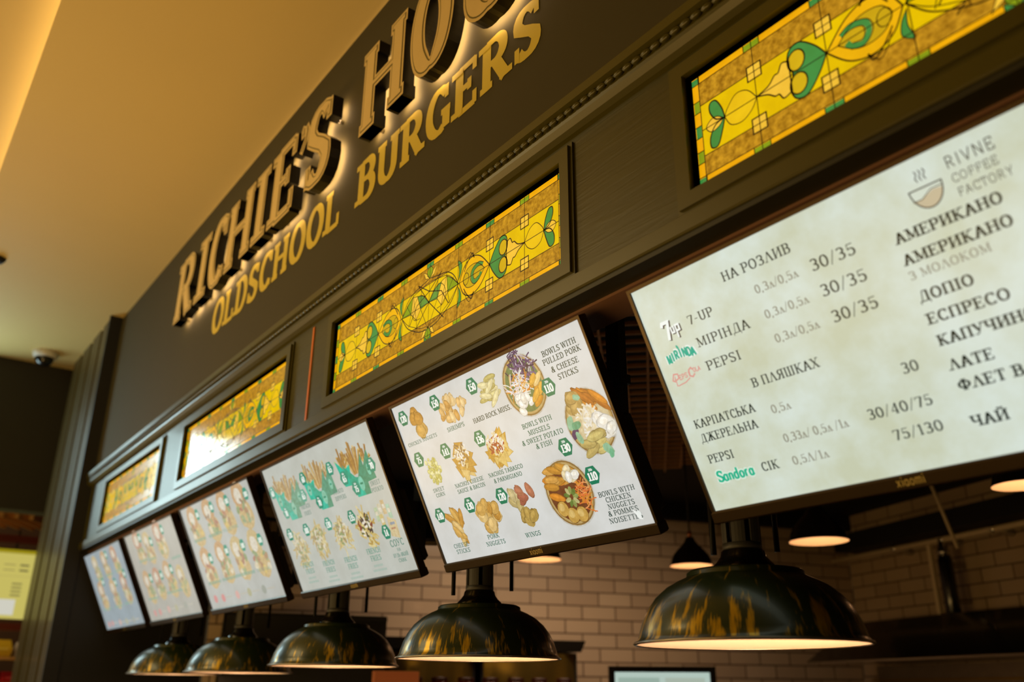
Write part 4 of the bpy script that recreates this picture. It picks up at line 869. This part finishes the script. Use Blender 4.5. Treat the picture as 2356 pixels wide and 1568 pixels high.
# --- sixth screen: drinks list on parchment
s6 = make_screen(-1.4079, 'large near menu screen of drinks on a parchment background, cut by the right edge', lin(214, 225, 214), M_bg_parch)
for t, u, v, wd, cp, k in [
    ('НА РОЗЛИВ', .262, .067, .181, .022, 0), ('0,3л/0,5л', .329, .120, .109, .019, 1), ('0,3л/0,5л', .329, .178, .109, .019, 1), ('0,3л/0,5л', .330, .234, .109, .019, 1),
    ('30/35', .471, .122, .102, .0245, 0), ('30/35', .471, .178, .103, .0245, 0), ('30/35', .472, .235, .102, .0245, 0), ('7-UP', .130, .127, .075, .022, 0), ('МІРІНДА', .132, .183, .151, .022, 0), ('PEPSI', .133, .241, .099, .022, 0),
    ('В ПЛЯШКАХ', .232, .310, .173, .021, 0), ('30', .566, .373, .034, .0215, 0), ('30/40/75', .463, .443, .136, .0215, 0), ('75/130', .497, .495, .102, .0215, 0), ('КАРПАТСЬКА', .036, .362, .178, .0205, 0), ('ДЖЕРЕЛЬНА', .038, .398, .167, .0205, 0),
    ('0,5л', .254, .377, .049, .019, 1), ('0,33л/ 0,5л /1л', .256, .445, .159, .019, 1), ('PEPSI', .037, .450, .075, .0205, 0), ('СІК', .173, .496, .045, .0205, 0), ('0,5Л/1л', .256, .497, .089, .019, 1),
    ('АМЕРИКАНО', .653, .137, .198, .021, 2), ('АМЕРИКАНО', .652, .180, .200, .021, 2), ('З МОЛОКОМ', .650, .209, .153, .0165, 3), ('ДОПІО', .651, .254, .103, .021, 2), ('ЕСПРЕСО', .650, .298, .151, .021, 2), ('КАПУЧИНО', .653, .342, .176, .021, 2),
    ('ЛАТЕ', .654, .391, .082, .021, 2), ('ФЛЕТ ВАЙТ', .655, .432, .185, .021, 2), ('ЧАЙ', .652, .502, .067, .021, 2)]:
    caption(s6, t, u, v, wd, cp, GREY6 if k in (1, 3) else INK6,   .23 if k == 2 else .17, .10 if k == 2 else .075)
for t, u, v, wd, cp in (('RIVNE', .787, .046, .086, .0225), ('COFFEE', .788, .073, .081, .016), ('FACTORY', .789, .100, .096, .0165)): caption(s6, t, u, v, wd, cp, lin(64, 60, 50), .10, .10, False)
f = Flat(); cu, cv = .740, .057; bowl = [(cu + .031*math.cos(a*PI/14), cv + .040*math.sin(a*PI/14)) for a in range(15)]
f.poly([(cu+.031, cv+.012)] + [p for p in bowl if p[1] > cv+.012] + [(cu-.029, cv+.022), (cu-.012, cv+.020), (cu+.010, cv+.010)], lin(196, 182, 150), 2)
f.line(bowl + [bowl[0]], .0026, lin(50, 46, 40), 4); f.line([(cu-.030, cv+.020), (cu-.012, cv+.020), (cu+.008, cv+.008), (cu+.031, cv+.008)], .0018, lin(90, 80, 60), 4)
for q in (-.008, 0, .008): f.line([(cu+q, cv-.012), (cu+q-.003, cv-.019), (cu+q+.002, cv-.027), (cu+q-.001, cv-.033)], .0022, lin(60, 54, 46), 4)
f.build('cup_emblem', M_pic, s6)
f = Flat()
for dx, dy, c, L in ((.0035, .0025, lin(40, 24, 24), 3), (0, 0, lin(238, 244, 240), 5)):
    f.line([(.050+dx, .108+dy), (.054+dx, .099+dy), (.072+dx, .099+dy), (.060+dx, .142+dy)], .0085, c, L)
    f.line([(.075+dx, .113+dy), (.075+dx, .128+dy), (.083+dx, .128+dy), (.083+dx, .112+dy)], .0048, c, L)
    f.line([(.090+dx, .143+dy), (.090+dx, .113+dy), (.100+dx, .113+dy), (.100+dx, .126+dy), (.091+dx, .127+dy)], .0048, c, L)
f.build('drink_logo', M_pic, s6)
f = Flat()
for T, c, L in ((.62, lin(232, 240, 232), 3), (.26, lin(10, 168, 140), 5)):
    for i, ch in enumerate('MIRINDA'):
        dv = -.006*math.sin(i/6*PI)
        for q in text_quads(ch, (.0135 if ch not in 'I' else .005), .021, T*.021, T*.018, False): f.poly([(.031 + i*.0125 + (0 if ch != 'I' else .004) + x, .196+dv-y) for x, y in q], c, L)
f.ell(.073, .164, .003, .006, lin(10, 168, 140), 5, -.4); f.build('drink_logo', M_pic, s6)
f = Flat(); pk = lin(214, 150, 140)
f.line([(.032, .252), (.034, .228), (.030, .240), (.024, .236), (.032, .222), (.044, .224), (.044, .234), (.034, .238)], .0036, pk, 4)
for i, ch in enumerate('EPSI'):
    for q in text_quads(ch, .0085, .012, .0024, .0024, False): f.poly([(.044 + i*.0095 + x, .240-i*.0005-y) for x, y in q], pk, 4)
f.line([(.092, .226), (.088, .220), (.080, .224), (.078, .238), (.086, .242), (.094, .236)], .0040, pk, 4)
for i, ch in enumerate('OLA'):
    for q in text_quads(ch, .007, .011, .0022, .0022, False): f.poly([(.092 + i*.0075 + x, .233-y) for x, y in q], pk, 4)
f.line([(.034, .252), (.060, .249), (.076, .242)], .0028, pk, 4); f.build('drink_logo', M_pic, s6)
f = Flat()
f.text('S', .043, .498, .018, .026, lin(214, 232, 214), 3, .5, .42, False); f.text('andora', .061, .498, .088, .026, lin(214, 232, 214), 3, .46, .38, False)
f.text('S', .043, .498, .018, .026, lin(26, 176, 136), 5, .24, .15, False); f.text('andora', .061, .498, .088, .026, lin(26, 176, 136), 5, .22, .12, False); f.build('drink_logo', M_pic, s6)

# ================================================================== DOME LAMPS UNDER THE SCREENS
LR = 0.2821
def dome_lamp(x, z, label):
    y = 1.815
    root = empty('dome_lamp', wp(x, y, z), (0, 0, 0), label, 'lamp', 'worn green dome lamps in a row')
    q = lambda l: [(r*LR, h*LR) for r, h in l]
    outer = [(1.0, .0), (1.006, .012), (.985, .028), (.968, .05), (.955, .10), (.925, .19), (.875, .29), (.80, .39), (.70, .475), (.60, .53), (.53, .56), (.515, .572), (.512, .602), (.49, .618), (.40, .626), (.27, .632)]
    inner = [(.26, .60), (.40, .595), (.50, .555), (.60, .50), (.70, .445), (.79, .36), (.86, .27), (.91, .18), (.94, .09), (.955, .03), (.985, .0)]
    b = MB(); b.lathe(q(outer), 72); b.build('shade', M_shade, root)
    b = MB(); b.lathe(q(inner), 72); b.build('shade_lining', M_white_in, root)
    b = MB(); b.lathe(q([(.978, -.004), (1.0, -.008), (1.014, .004), (1.006, .018), (.985, .012)]), 72, closed=True); b.build('rim', M_steel, root)
    b = MB(); b.lathe(q([(.285, .630), (.275, .66), (.235, .70), (.200, .745), (.190, .79), (.175, .805), (.0, .805)]), 40); b.build('neck_cap', M_gloss, root)
    b = MB()
    for k in range(6):                                  # slotted sleeve: six staves and two rings round a core
        a = k*PI/3; c0, s0 = math.cos(a), math.sin(a)
        poly = [(.172*LR*math.cos(a+t), .172*LR*math.sin(a+t)) for t in (-.36, -.18, 0, .18, .36)] + [(.15*LR*math.cos(a+t), .15*LR*math.sin(a+t)) for t in (.36, 0, -.36)]
        b.prism_z(poly, .80*LR, 1.30*LR)
    b.lathe(q([(.15, .795), (.175, .795), (.175, .86), (.15, .86)]), 24, closed=True); b.lathe(q([(.15, 1.24), (.175, 1.24), (.175, 1.32), (.15, 1.32)]), 24, closed=True)
    b.build('sleeve', M_grey, root)
    b = MB(); b.tube([(0, 0, .79*LR), (0, 0, 1.695-z)], .105*LR, 14); b.build('stem', M_gloss, root)
    for yy, zb in ((-.11, .205), (.14, .235)):
        b = MB(); b.tube([(0, yy, zb), (0, yy, 1.695-z)], .0075, 10); b.build('rod', M_gloss, root)
    b = MB(); b.box(-.010, .010, -.115, .145, .82, .84); b.build('rod_bridge', M_gloss, root)
    b = MB(); b.lathe([(.0, .055), (.030, .062), (.042, .090), (.030, .120), (.016, .150), (.0, .150)], 20); b.build('bulb', M_bulb, root)
    l = bpy.data.lights.new('dome_light', 'POINT'); l.energy = 1.8; l.color = (1.0, 0.62, 0.38); l.shadow_soft_size = 0.03
    lo = bpy.data.objects.new('dome_light', l); C.objects.link(lo); lo.parent = root; lo.location = (0, 0, .02*K)
    return root
for x, z, lb in ((-6.07, .088, 'farthest and smallest worn green dome lamp, leftmost in the row'), (-4.93, .084, 'second worn green dome lamp from the left, overlapping the first'),
                 (-3.775, .097, 'third worn green dome lamp from the left, below the fries screen'), (-2.652, .1016, 'worn green dome lamp below the sharp middle screen'),
                 (-1.475, .108, 'largest and nearest green dome lamp with heavy brass rub marks')):
    dome_lamp(x, z, lb)

# ================================================================== KITCHEN
def bell_pendant(x, y, z, label, r=.17, on=1.5):
    root = empty('bell_pendant', wp(x, y, z), (0, 0, 0), label, 'lamp', 'small black bell pendants in the kitchen')
    q = lambda l: [(a*r, h*r) for a, h in l]
    b = MB(); b.lathe(q([(1, 0), (1.01, .02), (.97, .10), (.92, .28), (.82, .50), (.62, .74), (.40, .95), (.25, 1.15), (.18, 1.32), (.0, 1.34)]), 48); b.build('shade', M_gloss, root)
    b = MB(); b.lathe(q([(.99, 0), (.95, .10), (.88, .28), (.78, .48), (.58, .70), (.36, .88), (.0, .92)]), 48); b.build('shade_lining', M_white_in, root)
    b = MB(); b.tube([(0, 0, 1.3*r), (0, 0, 1.62*r)], .10*r, 12); b.build('socket', MATS.get('pink_copper') or mat('pink_copper', lin(190, 120, 90), .3, metal=.8, noise=.05), root)
    b = MB(); b.tube([(0, 0, 1.6*r), (0, 0, 1.71-z)], .006, 8); b.build('cord', M_black, root)
    b = MB(); b.lathe(q([(0, .30), (.14, .34), (.2, .48), (.12, .66), (0, .70)]), 16); b.build('bulb', M_bulb, root)
    l = bpy.data.lights.new('pendant_light', 'POINT'); l.energy = on*.7; l.color = (1.0, 0.50, 0.22); l.shadow_soft_size = .03
    lo = bpy.data.objects.new('pendant_light', l); C.objects.link(lo); lo.parent = root; lo.location = (0, 0, .12*r*K)
bell_pendant(-3.16, 4.59, .832, 'small black bell pendant with glowing rim right of the nearest dome lamp neck', .172, .55)
bell_pendant(-2.05, 4.80, 1.003, 'black bell pendant cut by the right edge below the drinks screen', .150, .5)
bell_pendant(-4.21, 4.63, .800, 'small dark bell pendant half hidden left of the nearest dome lamp', .145, .5)
bell_pendant(-4.82, 3.79, .835, 'bell pendant peeping out below the sharp middle screen', .15, .5)
area('kitchen_fill', (-5.0, 4.3, 1.45), (-6.2, 5.1, -.4), 2.6, .3, 7, (1.0, .72, .48)).data.spread = 2.0  # unseen fill light added to brighten the kitchen brick

def kbox(name, place, rot, parts, m, label, cat, group=None):
    b = MB()
    for q in parts: b.box(*q)
    o = b.build(name, m, None, place, rot); return tag(o, label, cat, group)
# long extraction hood along the side wall, with the brass-coloured cabinets under it
rt = empty('extraction_hood', side(0, 0, 0), ROT_SIDE, 'long dark extraction hood along the brick wall behind the dome lamps', 'hood')
b = MB(); b.add([(.95, -.80, .375), (2.66, -.80, .375), (2.62, -.80, .290), (.95, -.80, .290), (.95, 0, .375), (2.66, 0, .375), (2.62, 0, .290), (.95, 0, .290)], [(0, 1, 2, 3), (7, 6, 5, 4), (0, 4, 5, 1), (3, 2, 6, 7), (0, 3, 7, 4), (1, 5, 6, 2)])
b.build('canopy', M_gloss, rt)
b = MB(); b.box(-.12, .98, -1.15, -.02, -.60, .49); b.box(-.12, .98, -1.17, -1.12, .455, .475); b.build('duct_box', M_black, rt)
def cabinet(s0, s1, label):
    root = empty('kitchen_cabinet', side(s0, .75, 0), ROT_SIDE, label, 'cabinet', 'tall brass-toned cabinets under the extraction hood')
    w_ = s1-s0; b = MB(); b.box(0, w_, .05, .70, FLOOR, .285); b.build('carcass', M_black, root)
    b = MB(); n = 14; vs = []
    for i in range(n+1):
        t = i/n; u = .02+(w_-.04)*t; yy = .05 - .16*math.sin(PI*t)**.8 * 1.0
        vs += [(u, yy, FLOOR+.2), (u, yy, .275)]
    vs += [(.02, .06, FLOOR+.2), (.02, .06, .275), (w_-.02, .06, FLOOR+.2), (w_-.02, .06, .275)]
    b.add(vs, [(2*i, 2*i+2, 2*i+3, 2*i+1) for i in range(n)], True); b.build('curved_front', M_brass, root)
cabinet(1.03, 1.77, 'left brass-toned cabinet with curved front under the extraction hood')
cabinet(1.82, 2.62, 'right brass-toned cabinet with curved front under the extraction hood')
# preparation counter below the picture with jars and a box on it
rt = empty('prep_counter', side(.6, 1.60, FLOOR), ROT_SIDE, 'preparation counter along the hood, its top just at the photo bottom', 'counter')
b = MB(); b.box(0, 2.0, 0, .42, -.02-FLOOR-.05, -.02-FLOOR); b.build('worktop', M_steel, rt)
b = MB(); b.box(.03, 1.97, .04, .40, 0, -.07-FLOOR); b.build('carcass', M_black, rt)
M_jar = mat('dark_red_jar', lin(96, 24, 14), .25, coat=.4, noise=.1)
M_lid = mat('jar_lid', lin(60, 22, 14), .4, noise=.1)
for i in range(8):
    root = empty('sauce_jar', side(.98+i*.185, 1.27 + (i % 2)*.02, -.02), ROT_SIDE, 'dark red sauce jar on the prep counter, ' + ['leftmost of the row', 'second from the left', 'third from the left', 'fourth from the left', 'fifth from the left', 'third from the right end', 'second from the right end', 'rightmost of the row'][i], 'jar', 'dark red jars along the counter')
    b = MB(); b.lathe([(0, 0), (.058, 0), (.062, .01), (.062, .070), (.052, .084), (.0, .084)], 20); b.build('jar', M_jar, root)
    b = MB(); b.lathe([(.0, .083), (.056, .083), (.058, .090), (.055, .108), (.0, .110)], 20); b.build('lid', M_lid, root)
M_pink = mat('pink_paper', lin(236, 150, 110), .5, noise=.05)
root = empty('paper_box', side(.86, 1.46, -.02), ROT_SIDE, 'pink perforated paper box on the prep counter under the third dome lamp', 'box')
b = MB(); b.box(0, .30, 0, .10, 0, .140); b.build('box_body', M_pink, root)
b = MB()
for i in range(16):
    for j in range(7): b.box(.012+i*.0175, .019+i*.0175, -.002, .001, .012+j*.018, .018+j*.018)
b.build('perforation', mat('perforation_red', lin(200, 110, 80), .5, noise=.05), root)
# order monitor facing the camera
rt = empty('order_monitor', wp(-4.535, 4.625, -.10), (0, 0, math.atan2(.59, .43)), 'black framed order monitor with a pale screen at the bottom edge', 'monitor')
b = MB(); b.box(-.365, .365, 0, .05, .225, .262); b.box(-.365, .365, 0, .05, -.25, -.21); b.box(-.365, -.325, 0, .05, -.21, .225); b.box(.325, .365, 0, .05, -.21, .225); b.box(-.33, .33, .02, .05, -.22, .23); b.build('frame', M_gloss, rt)
f = Flat(); f.rect(-.325, -.225, .325, .21, lin(176, 196, 186)); f.rect(-.30, -.19, -.02, -.05, lin(150, 172, 160), 1); f.rect(.02, -.19, .29, -.06, lin(166, 180, 166), 1); f.rect(-.28, .0, .28, .02, lin(120, 140, 130), 1); f.build('display_panel', M_pic, rt, loc=(0, .018*K, 0))
b = MB(); b.box(-.04, .04, .03, .07, FLOOR+.10+.04, -.2); b.box(-.2, .2, -.12, .2, FLOOR+.10, FLOOR+.14); b.build('stand', M_black, rt)
# right part: duct, gas rail, hood, cylinder
kbox('ventilation_duct', back(0, 0, 0), ROT_BACK, [(.20, 4.2, -.32, -.02, 1.30, 1.46)], M_black, 'black square ventilation duct running along the right back wall', 'duct')
rt = empty('wall_rail', back(0, .2, 1.245), ROT_BACK, 'pale steel rail pipe along the dark right back wall', 'rail')
b = MB(); b.tube([(-.05, 0, 0), (4.2, 0, 0)], .026, 12); b.build('pipe', M_pipe, rt)
for s in (.9, 1.5, 2.05): b = MB(); b.tube([(s, .19, -.02), (s, 0, 0), (s, -.02, .01)], .03, 10); b.build('bracket', M_chrome, rt)
rt = empty('cooking_hood', back(0, 0, 0), ROT_BACK, 'wide black cooking hood at lower right below the rail', 'hood')
b = MB(); b.add([(.52, 0, .60), (4.2, 0, .60), (4.2, -.5, .60), (.52, -.5, .60), (.52, 0, .25), (4.3, 0, .25), (4.3, -1.1, .25), (.62, -1.1, .25)], [(0, 1, 2, 3), (7, 6, 5, 4), (0, 3, 7, 4), (1, 5, 6, 2), (3, 2, 6, 7), (0, 4, 5, 1)]); b.build('canopy', M_gloss, rt)
b = MB(); b.add([(.64, -1.105, .25), (4.3, -1.105, .25), (4.3, -1.105, .235), (.64, -1.105, .235), (.64, -1.07, .25), (4.3, -1.07, .25), (4.3, -1.07, .235), (.64, -1.07, .235)], [(0, 1, 2, 3), (7, 6, 5, 4), (0, 4, 5, 1), (3, 2, 6, 7), (0, 3, 7, 4), (1, 5, 6, 2)]); b.build('drip_edge', M_steel, rt)
rt = empty('steel_splashback', back(.25, .02, FLOOR), ROT_BACK, 'brownish steel splashback glinting under the cooking hood', 'splashback')
b = MB(); b.box(0, 4.0, -.03, 0, 1.2, .24-FLOOR); b.build('sheet', M_steel, rt); b = MB(); b.box(0, 4.0, -.10, -.03, .105-FLOOR, .122-FLOOR); b.build('ledge', M_brass, rt); b = MB(); b.box(0, 4, -.03, 0, 0, 1.2); b.build('plinth', M_black, rt)
rt = empty('suppression_cylinder', back(1.48, .2, .612), ROT_BACK, 'slim black cylinder with a silver collar hanging on the right back wall', 'cylinder')
b = MB(); b.lathe([(0, 0), (.055, .0), (.062, .02), (.062, .44), (.050, .50), (.0, .50)], 24); b.build('body', M_gloss, rt)
b = MB(); b.lathe([(0, .50), (.052, .50), (.056, .53), (.040, .57), (.030, .64), (.0, .64)], 20); b.build('collar', M_chrome, rt)

for zz in (.10, .40): b = MB(); b.box(-.02, .02, .05, .195, zz, zz+.04); b.build('bracket', M_steel, rt)
kbox('support_pole', back(1.33, .2, 0), ROT_BACK, [(-.018, .018, -.018, .018, .606, 1.222), (-.012, .012, .0, .195, .62, .65)], M_pipe, 'thin grey pole beside the slim black cylinder, up to the rail', 'pole')
rt = tag(MB().tube([(0, 0, 0), (.13, .03, -.60)], .013, 8).tube([(0, 0, 0), (0, 0, .11)], .010, 8).build('hanging_rod', M_pipe, None, wp(-3.42, 6.42, 1.58)), 'thin slanting rod hanging from the kitchen ceiling towards the rail', 'rod')
# dark spotlight box seen between the fourth and fifth screens
rt = empty('black_speaker', wp(-3.37, 2.02, .62), (0, 0, -.5), 'small black speaker in the gap between fries screen and middle screen', 'speaker')
b = MB(); b.bevel_box(-.07, .07, -.06, .06, -.02, .19, .012); b.build('cabinet', M_gloss, rt)
b = MB(); b.box(-.012, .012, -.012, .012, .19, 1.075); b.build('hanger', M_black, rt)
b = MB(); b.lathe([(.0, 0), (.018, 0), (.018, .02), (0, .02)], 14, 0, 0); b.build('knob', M_chrome, rt, loc=(.02*K, -.075*K, .10*K))

# ================================================================== LEFT: ceiling fittings and the neighbouring stall
rt = empty('cctv_camera', wp(-8.62, 1.02, ZC), (0, 0, 0), 'white dome security camera on the ceiling at far left', 'camera')
b = MB(); b.lathe([(0, 0), (.105, 0), (.108, -.015), (.098, -.05), (.078, -.060), (0, -.060)], 32); b.build('base', mat('camera_white', (.6, .56, .48, 1), .4, noise=.03), rt)
b = MB(); b.lathe([(.080, -.058), (.076, -.085), (.058, -.115), (.03, -.132), (0, -.136)], 32); b.build('dome', M_gloss, rt)
rt = empty('ceiling_downlight', wp(-6.74, .36, ZC), (0, 0, 0), 'small dark round fitting on the ceiling at the left photo edge', 'downlight')
b = MB(); b.lathe([(0, 0), (.06, 0), (.062, -.012), (.045, -.035), (0, -.035)], 24); b.build('body', M_black, rt)

SX = -10.0
rt = empty('menu_board', wp(SX, 1.1, 0), (0, 0, PI/2), 'ochre lit menu board of the neighbouring stall at lower left', 'board')
b = MB(); b.box(-.75, .42, .0, .05, .615, 1.275); b.build('board_body', M_red, rt)
f = Flat(); f.rect(-.74, -1.27, .41, -.62, lin(196, 184, 96)); f.rect(-.74, -1.27, .41, -1.235, lin(150, 136, 20), 1)
for v in (-1.13, -1.08): f.rect(.12, v, .22, v+.010, lin(150, 138, 80), 1); f.rect(.26, v-.004, .34, v+.014, lin(110, 104, 62), 1)
f.rect(-.74, -1.02, .41, -1.016, lin(170, 158, 90), 1)
for k in range(4): f.rect(.22, -.955+k*.036, .31, -.94+k*.036, lin(130, 122, 70), 1)
f.rect(.10, -.80, .28, -.655, lin(206, 204, 190), 1)
f.build('board_face', M_pic, rt, loc=(0, -.001*K, 0))
b = MB(); b.tube([(.2, .02, 1.275), (.2, .02, 1.46)], .008, 8); b.tube([(-.5, .02, 1.275), (-.5, .02, 1.46)], .008, 8); b.build('hanging_wire', M_black, rt)
for k, z in enumerate((1.375, .55)):
    kbox('red_beam', wp(SX-.02, 1.0, 0), (0, 0, 0), [(-.05, .05, -1.0, .9, z-.035, z+.03)], M_red, ('dark red beam above the ochre board' if k == 0 else 'dark red beam below the ochre board'), 'beam', 'dark red beams of the neighbouring stall')
kbox('red_post', wp(SX-.05, 1.62, 0), (0, 0, 0), [(-.04, .04, -.03, .03, FLOOR, 1.9)], M_red, 'dark red post beside the ochre board', 'post')
for k in range(5):
    kbox('pine_slat', wp(SX-.35, 1.03+k*.135, 1.62), (0, 0, -.5), [(-.42, .42, -.020, .020, -.05, .05)], M_wood, 'slanting pine slat over the stall, ' + ['leftmost in the photo', 'second from the left', 'third from the left', 'fourth from the left', 'last before the pilaster'][k], 'slat', 'slanting pine slats over the stall')
b = MB(); b.box(-12.4, -12.3, -1, 4, FLOOR, 2.4); struct('wall_stall', b, mat('stall_back_paint', lin(84, 58, 34), .7, noise=.1))
b = MB(); b.box(-12.4, -9.2, -1, 4, 2.3, 2.4); struct('ceiling_stall', b, M_black)
area('stall_light', (-10.6, .4, 2.2), (-10.9, 1.4, .4), .8, .8, 9, (1.0, .72, .40))
area('stall_fill_light', (-9.9, .1, .3), (-10.6, 1.4, 1.2), .6, .6, 5, (1.0, .74, .42))  # unseen fill added to light the slat undersides, board and shelf
rt = empty('stall_shelf', wp(-11.0, 1.0, FLOOR), (0, 0, 0), 'pine shelf rack of the stall under the ochre board', 'shelf')
for z in (-.25, .02, .27): b = MB(); b.box(-.2, .2, -.6, 1.3, z-FLOOR, z-FLOOR+.03); b.build('shelf_board', M_wood, rt)
for y in (-.6, .22, .62, 1.27): b = MB(); b.box(.16, .20, y, y+.035, 0, .62-FLOOR); b.build('upright', M_wood, rt)
for nm, y, z, sz, c, lb, ct in (('snack_bag', 1.46, .30, (.10, .085, .17), (216, 180, 40), 'yellow snack bag on the upper stall shelf', 'bag'), ('tissue_box', 1.68, .30, (.10, .07, .15), (196, 190, 176), 'white box on the upper stall shelf beside the yellow bag', 'box'),
        ('snack_bag', 1.36, .05, (.12, .10, .15), (130, 92, 40), 'brown paper bag on the middle stall shelf', 'bag'), ('snack_bag', 1.575, .05, (.10, .07, .11), (190, 40, 44), 'red snack bag on the middle stall shelf', 'bag'),
        ('snack_bag', 1.50, -.22, (.11, .09, .16), (206, 44, 60), 'red and pink bag on the lowest stall shelf', 'bag'), ('snack_bag', 1.28, -.22, (.11, .09, .12), (200, 176, 150), 'pale bag on the lowest stall shelf', 'bag'), ('tissue_box', 1.70, -.22, (.1, .08, .1), (60, 46, 34), 'dark box on the lowest stall shelf', 'box')):
    root = empty(nm, wp(-10.95, y, z), (0, 0, .2), lb, ct); a, bb2, h = sz
    b = MB(); b.add([(-a*.7, -bb2, 0), (a*.7, -bb2, 0), (a*.7, bb2, 0), (-a*.7, bb2, 0), (-a, -bb2*1.05, h*.45), (a, -bb2*1.05, h*.45), (a, bb2*1.05, h*.45), (-a, bb2*1.05, h*.45), (-a*.25, -bb2, h), (a*.25, -bb2, h), (a*.25, bb2, h), (-a*.25, bb2, h)],
        [(3, 2, 1, 0), (0, 1, 5, 4), (1, 2, 6, 5), (2, 3, 7, 6), (3, 0, 4, 7), (4, 5, 9, 8), (5, 6, 10, 9), (6, 7, 11, 10), (7, 4, 8, 11), (8, 9, 10, 11)])
    b.build('pack', mat('pack_colour', lin(*c), .4, noise=.2, nscale=25), root)
    b = MB(); b.box(a*.55, a*1.01, -bb2*.6, bb2*.6, h*.40, h*.52); b.build('pack_label', mat('pack_label_colour', lin(min(255, c[0]+40), min(255, c[1]+50), min(255, c[2]+60)), .5, noise=.1), root)
